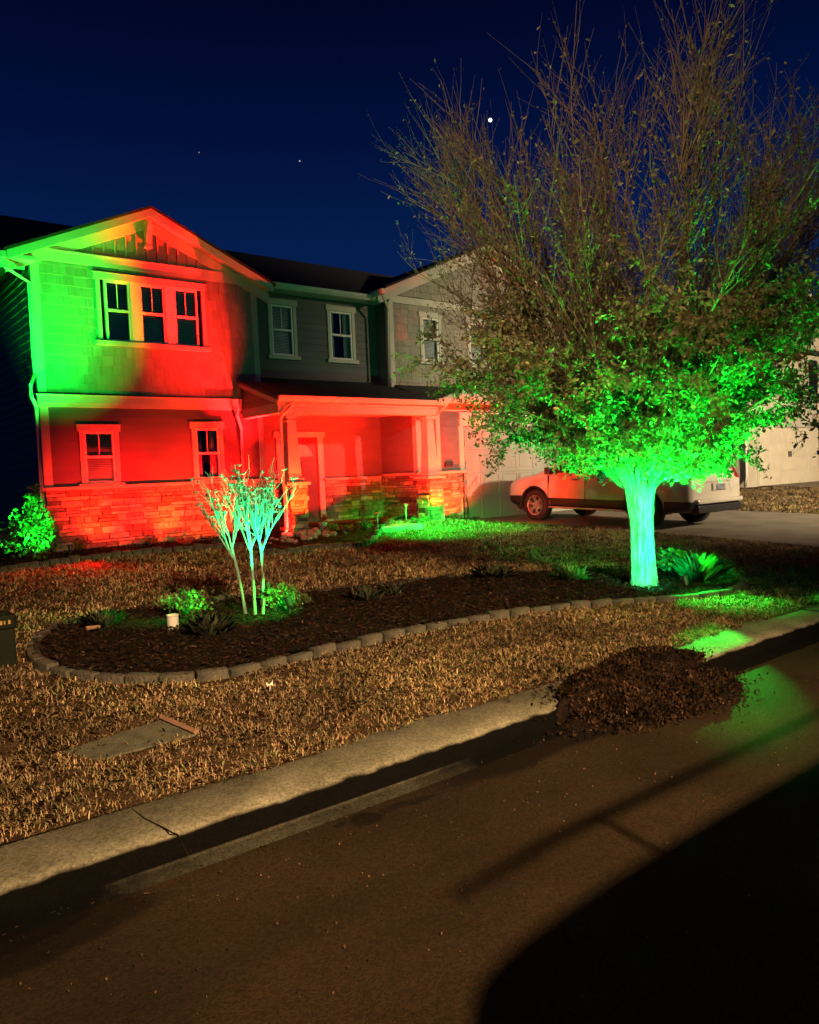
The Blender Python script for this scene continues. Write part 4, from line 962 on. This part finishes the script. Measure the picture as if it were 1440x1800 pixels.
# path lights
for px, py, h, lb in ((654, 925, .42, 'steel solar path light beside the front walk, nearer the camera'), (700, 912, .40, 'steel solar path light by the stone wall, farther right')):
    p = G(px, py); p.z = T(p.x, p.y); 
    if px == 700: p = Vector((10.05, 12.8, .58))
    else: p = Vector((8.62, 11.85, T(8.62, 11.85)))
    r = empty('path_light', p, lb, 'path light', 'solar path lights')
    b = MB(); b.tube([p-Vector((0, 0, .05)), p+Vector((0, 0, h-.07))], .011, 8); at(b.build('post', M['steel']), r)
    b = MB(); b.lathe(p.x, p.y, [(.022, p.z+h-.08), (.035, p.z+h-.03)], 14); at(b.build('lens', M['plastic']), r)
    b = MB(); b.lathe(p.x, p.y, [(.062, p.z+h-.03), (.065, p.z+h-.022), (.035, p.z+h-.003), (.01, p.z+h)], 16); at(b.build('cap', M['steel']), r)
# rocks around column foot
bm = bmesh.new(); bmesh.ops.create_icosphere(bm, subdivisions=2, radius=1)
for v in bm.verts: v.co *= random.uniform(.86, 1.1)
me = bpy.data.meshes.new('river_rock'); bm.to_mesh(me); bm.free(); me.materials.append(M['rock']); me.polygons.foreach_set('use_smooth', [True]*len(me.polygons))
for k in range(70):
    x = random.gauss(7.35, .38); y = random.uniform(11.75, 12.4); s = random.uniform(.035, .07)
    o = bpy.data.objects.new('river_rock', me); COL.objects.link(o); o.location = (x, y, T(x, y)+.03+random.uniform(0, .05)*(1-min(1, abs(x-7.35)/.6))+s*.3); o.scale = (s*random.uniform(.9, 1.4), s, s*.8); o.rotation_euler = (random.random(), random.random(), random.random()*6)
    tag(o, 'rounded river rock in the heap at the foot of the left porch column', 'rock', 'river rocks at the porch column')
# pot with red plant beside the porch column
p = Vector((7.72, 12.35, T(7.72, 12.35)+.05)); r = empty('flower_pot', p, 'small white pot with a red plant beside the left porch column', 'flower pot')
b = MB(); b.lathe(p.x, p.y, [(.05, p.z), (.075, p.z+.13), (.082, p.z+.135), (.082, p.z+.15), (.06, p.z+.15)], 16); at(b.build('pot', M['plastic']), r)
P = np.array([[p.x+random.gauss(0, .04), p.y+random.gauss(0, .04), p.z+.2+random.gauss(0, .05)] for _ in range(90)]); at(cards('plant', leaves(P, .06, .5), np.ones((90, 3)), M['redplant']), r)
# ------------------------------------------------------------------ SUV (local: x = length, front at +x ; y = width)
def ev(o):
    dg = bpy.context.evaluated_depsgraph_get(); return bpy.data.meshes.new_from_object(o.evaluated_get(dg))
def renorm(o):
    bm = bmesh.new(); bm.from_mesh(o.data); bmesh.ops.remove_doubles(bm, verts=bm.verts, dist=1e-5); bmesh.ops.recalc_face_normals(bm, faces=bm.faces); bm.to_mesh(o.data); bm.free()
def build_suv():
    st = [ # x, halfwidth, zbottom, zmid, zbelt, roofhalf, zroof
        (-2.56, .80, .50, .68, .80, .78, .86), (-2.53, .90, .42, .70, .92, .86, .98), (-2.46, .955, .36, .74, 1.04, .86, 1.12), (-2.38, .97, .33, .78, 1.08, .80, 1.36), (-2.24, .98, .32, .80, 1.10, .74, 1.62),
        (-2.05, .985, .31, .80, 1.11, .71, 1.72), (-1.5, .99, .30, .80, 1.10, .70, 1.76), (-.7, .99, .30, .80, 1.08, .70, 1.77), (.2, .99, .30, .80, 1.06, .70, 1.76), (.7, .99, .30, .80, 1.05, .69, 1.70),
        (1.1, .99, .30, .80, 1.04, .70, 1.45), (1.42, .99, .30, .80, 1.03, .78, 1.18), (1.6, .985, .30, .79, 1.02, .80, 1.12), (2.0, .97, .31, .76, .98, .80, 1.06), (2.3, .93, .33, .72, .90, .76, .98), (2.45, .86, .36, .66, .80, .70, .86), (2.52, .74, .42, .6, .70, .62, .74)]
    b = MB(); rings = []
    for x, w, zb, zm, zt, rh, zr in st:
        half = [(w*.90, zb), (w*.985, zb+.10), (w, zm), (w*.965, zt), (rh+.03, zt+(zr-zt)*.80), (rh*.80, zr-.005)]
        ring_ = [(x, 0, zb)] + [(x, y, z) for y, z in half] + [(x, 0, zr+.015)] + [(x, -y, z) for y, z in reversed(half)]
        rings.append(ring_)
    n = len(rings[0])
    for r_ in rings: b.v += r_
    for k in range(len(rings)-1):
        for j in range(n): b.f.append((k*n+j, (k+1)*n+j, (k+1)*n+(j+1)%n, k*n+(j+1)%n)); b.t.append(1.0)
    b.f.append(tuple(range(n))); b.f.append(tuple((len(rings)-1)*n+j for j in reversed(range(n)))); b.t += [1.0, 1.0]
    tmp = b.build('tmp', M['paint'], smooth=True); renorm(tmp); ss = tmp.modifiers.new('s', 'SUBSURF'); ss.levels = ss.render_levels = 3
    full = ev(tmp)
    c = MB()
    for wx in (-1.50, 1.50):
        ringc = [(wx+.43*math.cos(a), .37+.43*math.sin(a)) for a in [2*math.pi*k/40 for k in range(40)]]
        for y0, y1 in ((.66, 1.2), (-1.2, -.66)): c.prism([(x, y0, z) for x, z in ringc], [(x, y1, z) for x, z in ringc])
    cut = c.build('cut', M['black']); renorm(cut); bo = tmp.modifiers.new('b', 'BOOLEAN'); bo.object = cut; bo.operation = 'DIFFERENCE'; bo.solver = 'EXACT'
    bod = ev(tmp); bod.name = 'body'; print('BOOL', len(full.polygons), len(bod.polygons), full.polygons[0].normal[:]); bpy.data.objects.remove(tmp); bpy.data.objects.remove(cut)
    root = empty('suv', (0, 0, 0), '', 'car'); 
    def P_(mesh_or_mb, name, m=None, parent=root, smooth=False, bevel=0):
        if isinstance(mesh_or_mb, MB): o = mesh_or_mb.build(name, m, smooth=smooth, bevel=bevel)
        else: o = bpy.data.objects.new(name, mesh_or_mb); COL.objects.link(o)
        o.parent = parent; return o
    bod.materials.clear(); bod.materials.append(M['paint']); bod.polygons.foreach_set('use_smooth', [True]*len(bod.polygons)); P_(bod, 'body')
    # panels taken from the body skin, set proud
    def skin(name, test, m, off=.005):
        q = MB(); 
        for f in full.polygons:
            c_ = f.center
            if test(c_, f.normal):
                vs = [full.vertices[v].co+full.vertices[v].normal*off for v in f.vertices]
                if len(vs) == 4: q.quad(*vs)
        if q.v: P_(q, name, M[m])
    skin('side_window', lambda c_, nn_: nn_.y > .5 and 1.13 < c_.z < 1.60 and -2.0 < c_.x < 1.05-(c_.z-1.13)*1.0 and not any(abs(c_.x-pp) < .045 for pp in (.02, -1.05)), 'cglass')
    skin('side_window', lambda c_, nn_: nn_.y < -.5 and 1.13 < c_.z < 1.60 and -2.0 < c_.x < 1.05-(c_.z-1.13)*1.0 and not any(abs(c_.x-pp) < .045 for pp in (.02, -1.05)), 'cglass')
    skin('rear_window', lambda c_, nn_: c_.x < -2.12 and 1.2 < c_.z < 1.62 and abs(c_.y) < .66 and nn_.x < -.2, 'cglass')
    skin('windscreen', lambda c_, nn_: c_.x > .75 and 1.16 < c_.z < 1.64 and abs(c_.y) < .68 and nn_.x > .2, 'cglass')
    skin('cladding', lambda c_, nn_: c_.z < .57 and abs(nn_.z) < .98 and not any(math.hypot(c_.x-wx, c_.z-.37) < .45 and abs(c_.y) > .6 for wx in (-1.5, 1.5)), 'black')
    for s in (-1, 1):
        skin('tail_lamp', lambda c_, nn_: c_.x < -2.2 and 1.0 < c_.z < 1.28 and c_.y*s > .72, 'tail', .006)
        q = MB(); q.box(-1.02, 1.02, s*.97 if s > 0 else -1.06, 1.06 if s > 0 else -.97, .33, .37); P_(q, 'running_board', M['alloy'], bevel=.012)
        for dx in (-1.02, .02, 1.08): # door gaps
            q = MB(); q.box(dx-.004, dx+.004, s*.955 if s > 0 else -.9935, .9935 if s > 0 else -.955, .5, 1.06); P_(q, 'door_gap', M['black'])
        for dx in (-.82, .22): q = MB(); q.tube([(dx, s*.975, .98), (dx+.03, s*1.01, .985), (dx+.17, s*1.01, .985), (dx+.2, s*.975, .98)], .012, 8); P_(q, 'door_handle', M['chrome'])
        q = MB(); q.tube([(.95, s*.93, 1.14), (.95, s*1.08, 1.18)], .02, 8); q.box(.88, 1.0, s*1.04 if s > 0 else -1.2, 1.2 if s > 0 else -1.04, 1.1, 1.26); P_(q, 'door_mirror', M['black'], bevel=.02)
        q = MB(); q.tube([(.6, s*.67, 1.84), (-1.5, s*.67, 1.86), (-2.0, s*.67, 1.83)], [.016, .02, .012], 8)
        for fx in (.5, -1.3): q.box(fx-.012, fx+.012, s*.67-.01, s*.67+.01, 1.66, 1.85)
        q.tube([(.6, s*.67, 1.84), (.62, s*.67, 1.835)], .014, 8); P_(q, 'roof_rail', M['black'])
        q = MB(); q.prism([(2.25, s*.80, .80), (2.44, s*.62, .76), (2.4, s*.62, .90), (2.15, s*.84, .95)], [(2.29, s*.87, .80), (2.50, s*.62, .76), (2.44, s*.62, .90), (2.17, s*.90, .95)]); P_(q, 'headlight', M['glass'])
    q = MB(); q.box(-2.60, -2.52, -.26, .26, .78, .92); q.box(-2.57, -2.5, -.5, .5, .945, .965); P_(q, 'hatch_recess', M['paint'], bevel=.01)
    q = MB(); q.box(-2.612, -2.602, -.16, .16, .79, .90); P_(q, 'licence_plate', M['plate'])
    q = MB(); q.box(-2.62, -2.40, -.80, .80, .34, .50); P_(q, 'bumper_valance', M['black'], bevel=.03)
    q = MB(); q.box(-2.64, -2.42, -.84, .84, .52, .62); P_(q, 'bumper', M['paint'], bevel=.04)
    for wx in (-1.50, 1.50):
        for s in (-1, 1):
            q = MB(); n_ = 36; yo, yi = s*.975, s*.655
            for k in range(n_):
                a0, a1 = 2*math.pi*k/n_, 2*math.pi*(k+1)/n_; p = lambda a, r_, y_: (wx+r_*math.cos(a), y_, .37+r_*math.sin(a))
                if .37+.425*math.sin(a0) < .33 and .37+.425*math.sin(a1) < .33: continue
                q.quad(p(a0, .424, yo), p(a1, .424, yo), p(a1, .424, yi), p(a0, .424, yi)); q.quad(p(a0, .05, yi), p(a1, .05, yi), p(a1, .424, yi), p(a0, .424, yi))
                q.quad(p(a0, .418, s*.988), p(a1, .418, s*.988), p(a1, .455, s*.992), p(a0, .455, s*.992))
            P_(q, 'wheel_arch', M['rubber'])
    # wheels
    for wx in (-1.50, 1.50):
        for s in (-1, 1):
            w = bpy.data.objects.new('wheel', None); COL.objects.link(w); w.parent = root; w.location = (wx, s*.86, .37)
            q = MB(); prof = [(.235, -.11), (.26, -.12), (.34, -.12), (.366, -.09), (.372, 0), (.366, .09), (.34, .12), (.26, .12), (.235, .11)]; i0 = 0; n_ = 40
            for r_, yy in prof: q.v += [(r_*math.cos(2*math.pi*j/n_), yy, r_*math.sin(2*math.pi*j/n_)) for j in range(n_)]
            for k in range(len(prof)):
                k2 = (k+1) % len(prof)
                for j in range(n_): q.f.append((k*n_+j, k*n_+(j+1)%n_, k2*n_+(j+1)%n_, k2*n_+j)); q.t.append(1.0)
            P_(q, 'tyre', M['rubber'], w, smooth=True)
            q = MB(); q.tube([(0, -.10, 0), (0, .06*s+.0, 0)], [.1, .1], 20)
            ring0 = [(.236*math.cos(2*math.pi*j/40), .236*math.sin(2*math.pi*j/40)) for j in range(40)]; ring1 = [(x_*.9, z_*.9) for x_, z_ in ring0]
            for j in range(40):
                j2 = (j+1) % 40; q.quad((ring0[j][0], s*.115, ring0[j][1]), (ring0[j2][0], s*.115, ring0[j2][1]), (ring1[j2][0], s*.105, ring1[j2][1]), (ring1[j][0], s*.105, ring1[j][1]))
                q.quad((ring1[j][0], s*.105, ring1[j][1]), (ring1[j2][0], s*.105, ring1[j2][1]), (ring1[j2][0], -s*.08, ring1[j2][1]), (ring1[j][0], -s*.08, ring1[j][1]))
            for k in range(6):
                a = 2*math.pi*k/6+.3
                for da in (-.13, .13):
                    a2 = a+da; ca, sa = math.cos(a2), math.sin(a2); t_ = Vector((-sa, 0, ca))*.018; p1 = Vector((ca*.04, s*.075, sa*.04)); p2 = Vector((ca*.222, s*.10, sa*.222)); dn = Vector((0, -s*.03, 0))
                    q.prism([p1-t_, p1+t_, p1+t_+dn, p1-t_+dn], [p2-t_*.8, p2+t_*.8, p2+t_*.8+dn, p2-t_*.8+dn])
            q.tube([(0, s*.05, 0), (0, s*.09, 0)], [.055, .04], 16)
            P_(q, 'rim', M['alloy'], w)
            q = MB(); q.tube([(0, -s*.10, 0), (0, -s*.02, 0)], [.21, .21], 30); P_(q, 'brake_disc', M['black'], w)
    return root
suv = build_suv()
suv['label'] = 'pearl white SUV parked nose to the garage, its side glowing red'
suv.scale = (.95, .95, .95); suv.location = (13.90, 10.45, T(13.9, 10.45)+.01); suv.rotation_euler = (0, -math.atan(.0315), math.radians(90))
def copy_tree(o, parent=None):
    c_ = o.copy(); COL.objects.link(c_); c_.parent = parent
    for ch in [k for k in o.children]: copy_tree(ch, c_)
    return c_
s2_ = copy_tree(suv); s2_['label'] = 'SUV parked on the street beside the photographer, casting the dark shadow at the lower right'; s2_['group'] = 'parked cars'; suv['group'] = 'parked cars'
s2_.scale = (1, 1, 1); s2_.location = (3.5, -.98, -.01); s2_.rotation_euler = (0, 0, 0)
# ------------------------------------------------------------------ star
def star(px, py, r, s, lb):
    d = ray(px, py).normalized(); p = Vector((0, 0, CZ))+d*900; bm = bmesh.new(); bmesh.ops.create_icosphere(bm, subdivisions=2, radius=r); me = bpy.data.meshes.new('star'); bm.to_mesh(me); bm.free(); me.materials.append(emis('starlight', (1, .95, .85), s))
    o = bpy.data.objects.new('star', me); COL.objects.link(o); o.location = p; tag(o, lb, 'star')
star(862, 211, 1.9, 3, 'bright white evening star seen through the thin top left of the tree')
star(527, 283, .8, .5, 'faint star in the dark sky above the grey middle wall')
star(350, 268, .6, .3, 'faintest star, above the lit gable')
# ------------------------------------------------------------------ LIGHTS
WARM = (1, .78, .50)
light('SPOT', (19, -7.5, 7.6), WARM, 50000, (25.5, 9, 1.5), 100, 1.0, .25, 'street_or_fill_light')
light('SPOT', (.4, -8.2, 7.6), (1, .62, .30), 23000, (3.3, 4.1, 0), 37, 1.0, .12, 'street_or_fill_light')
light('SPOT', (-12, -5, 6.5), WARM, 17000, (15.2, 11.3, 3.0), 21, 1.0, .2, 'street_or_fill_light')  # added narrow fill for the car and garage, not a street lamp
# tree uplights, and added spots for their spill on lawn, road and plants
light('SPOT', c1, CY, 330, (tp.x-.1, tp.y, 1.2), 100, .6, .03)
light('SPOT', (sp.x-.3, sp.y-.35, sp.z+.16), GRN, 3800, (tp.x-.2, tp.y-.1, 3.0), 92, .7, .03)
light('SPOT', (sp.x-.1, sp.y-.1, sp.z+.2), GRN, 9000, (tp.x-.15, tp.y+.3, 5.5), 28, .9, .03)
light('SPOT', (sp.x+.05, sp.y-.05, sp.z+.62), GRN, 260, (7.3, 4.2, .0), 82, .6, .03)
light('SPOT', (sp.x, sp.y-.1, sp.z+.75), GRN, 1500, (5.4, 3.1, .0), 21, .9, .03)
light('SPOT', (sp.x+.1, sp.y-.1, sp.z+.75), GRN, 320, (8.6, 2.6, .0), 34, .9, .03)
light('SPOT', (7.65, 4.15, .8), GRN, 420, (8.25, 5.2, .35), 62, .8, .03)
light('SPOT', (tp.x-.55, tp.y-.6, tp.z+.14), CY, 400, (tp.x+.0, tp.y, .78), 94, .8, .03)
light('SPOT', (tp.x-.3, tp.y-.6, tp.z+.2), GRN, 900, (tp.x-.3, tp.y-.5, 3.0), 84, .8, .03)
fr_ = Vector((0, 0, CZ))+ray(720, 420).normalized()*9.5
light('SPOT', (3.95, 7.2, .45), (0, 1, .2), 1100, fr_, 24, .9, .03)
g1 = G(1010, 1026); light('SPOT', (g1.x+.25, g1.y-.4, g1.z+.5), GRN, 90, (g1.x+.06, g1.y, g1.z+.1), 40, .8, .03)
# crape
light('SPOT', c2+Vector((.12, -.1, 0)), CY, 480, (cp.x, cp.y-.02, 1.9), 54, .6, .02)
light('SPOT', (cp.x-.15, cp.y-.3, cp.z+.12), CY, 620, (cp.x, cp.y-.02, 1.7), 52, .6, .02)
light('SPOT', (cp.x+.12, cp.y-.25, cp.z+.4), GRN, 50, (cp.x, cp.y, cp.z), 110, .6, .03)
g1 = G(325, 1098); light('SPOT', (g1.x+.35, g1.y-.35, g1.z+.5), GRN, 160, (g1.x, g1.y, g1.z+.15), 60, .8, .03)
g1 = G(500, 1085); light('SPOT', (g1.x+.1, g1.y-.5, g1.z+.45), GRN, 110, (g1.x, g1.y+.05, g1.z+.15), 50, .8, .03)
# house green corner
light('SPOT', (2.9, 11.9, .62), GRN, 6500, (3.5, 14.0, 4.85), 35, 1.0, .03)
light('SPOT', (2.4, 9.3, .55), GRN, 3800, (3.9, 14.0, 4.1), 26, 1.0, .03)
light('SPOT', (5.4, 9.6, .55), RED, 5200, (6.0, 14.0, 4.2), 24, 1.0, .03)
light('SPOT', (2.9, 13.2, .62), GRN, 220, (3.22, 13.86, 2.3), 26, .8, .03)
light('SPOT', (3.3, 12.1, .75), GRN, 1500, (2.75, 13.6, 1.1), 42, .6, .02)
# house red
for q_ in (4.15, 5.35): light('SPOT', (q_, 13.52, .68), RED2, 260, (q_, 13.98, 1.25), 100, .9, .02)
for q_, e_ in ((4.2, 1300), (5.2, 1600), (6.2, 1800), (6.9, 1200)): light('SPOT', (q_, 12.0, .62), RED, e_, (q_+.1, 14.0, 1.45), 60, .8, .03)
light('SPOT', (7.5, 13.1, .9), RED, 26000, (6.5, 14.0, 4.7), 40, .9, .02)
light('SPOT', (7.25, 11.9, .9), RED2, 800, (7.27, 12.6, 1.8), 100, .6, .02)
light('SPOT', (7.1, 11.0, .75), RED, 2200, (7.6, 12.6, 2.7), 60, .8, .02)
light('SPOT', (10.5, 11.95, .85), RED2, 800, (10.62, 12.7, 1.8), 100, .6, .02)
light('SPOT', (10.6, 11.0, .75), RED, 1700, (10.8, 13.0, 2.1), 50, .8, .02)
light('SPOT', (11.3, 12.5, .78), RED2, 800, (11.4, 13.2, 1.5), 130, .8, .02)
light('SPOT', (8.0, 12.9, .9), RED, 1000, (8.7, 14.5, 2.0), 70, .3, .03)
light('SPOT', (9.0, 11.6, .8), RED, 2600, (9.6, 12.7, 2.8), 110, .6, .03)
light('SPOT', (10.7, 11.2, .9), RED, 420, (13.0, 11.6, 1.3), 62, .9, .05)
light('SPOT', (3.6, 12.6, .75), RED, 260, (2.2, 9.0, .3), 110, .8, .05)
# porch green
light('SPOT', (10.0, 11.6, 1.0), GRN, 500, (10.2, 12.1, .45), 118, .7, .04)
light('SPOT', (9.4, 11.3, 1.4), GRN, 450, (9.6, 11.4, .4), 120, .8, .04)
light('SPOT', (11.3, 11.7, 1.4), GRN, 350, (11.3, 11.6, .4), 115, .8, .04)
light('SPOT', (9.6, 11.8, .95), GRN, 350, (8.1, 12.1, .5), 80, .8, .04)
# ------------------------------------------------------------------ WORLD
w = bpy.data.worlds.new('World'); S.world = w; w.use_nodes = True; nt = w.node_tree; bg = nt.nodes['Background']
tc = nn(nt, 'ShaderNodeTexCoord'); sp_ = nn(nt, 'ShaderNodeSeparateXYZ'); nt.links.new(tc.outputs['Generated'], sp_.inputs[0])
rp = nn(nt, 'ShaderNodeValToRGB'); nt.links.new(sp_.outputs['Z'], rp.inputs['Fac']); el = rp.color_ramp.elements
el[0].position = 0; el[0].color = (.0035, .017, .085, 1); el[1].position = 1; el[1].color = (.0002, .0006, .006, 1)
for p_, c_ in ((.27, (.0015, .0125, .072, 1)), (.38, (.0006, .0055, .042, 1)), (.5, (.0004, .002, .02, 1))):
    e_ = el.new(p_); e_.color = c_
nt.links.new(rp.outputs['Color'], bg.inputs['Color']); bg.inputs['Strength'].default_value = 1
# ------------------------------------------------------------------ CAMERA
cam = bpy.data.cameras.new('camera'); co = bpy.data.objects.new('camera', cam); COL.objects.link(co)
cam.sensor_fit = 'VERTICAL'; cam.sensor_height = 24; cam.lens = 24*FPX/1800; cam.clip_start = .05; cam.clip_end = 3000
mw = Matrix((CR, CUP, -CF)).transposed().to_4x4(); mw.translation = (0, 0, CZ); co.matrix_world = mw
S.camera = co
S.render.engine = 'CYCLES'; S.cycles.use_denoising = True; S.cycles.max_bounces = 5; S.cycles.transparent_max_bounces = 8; S.cycles.caustics_reflective = False; S.cycles.caustics_refractive = False
S.cycles.sample_clamp_indirect = 4
S.view_settings.view_transform = 'Standard'; S.view_settings.look = 'None'; S.view_settings.gamma = 1; S.view_settings.exposure = 0
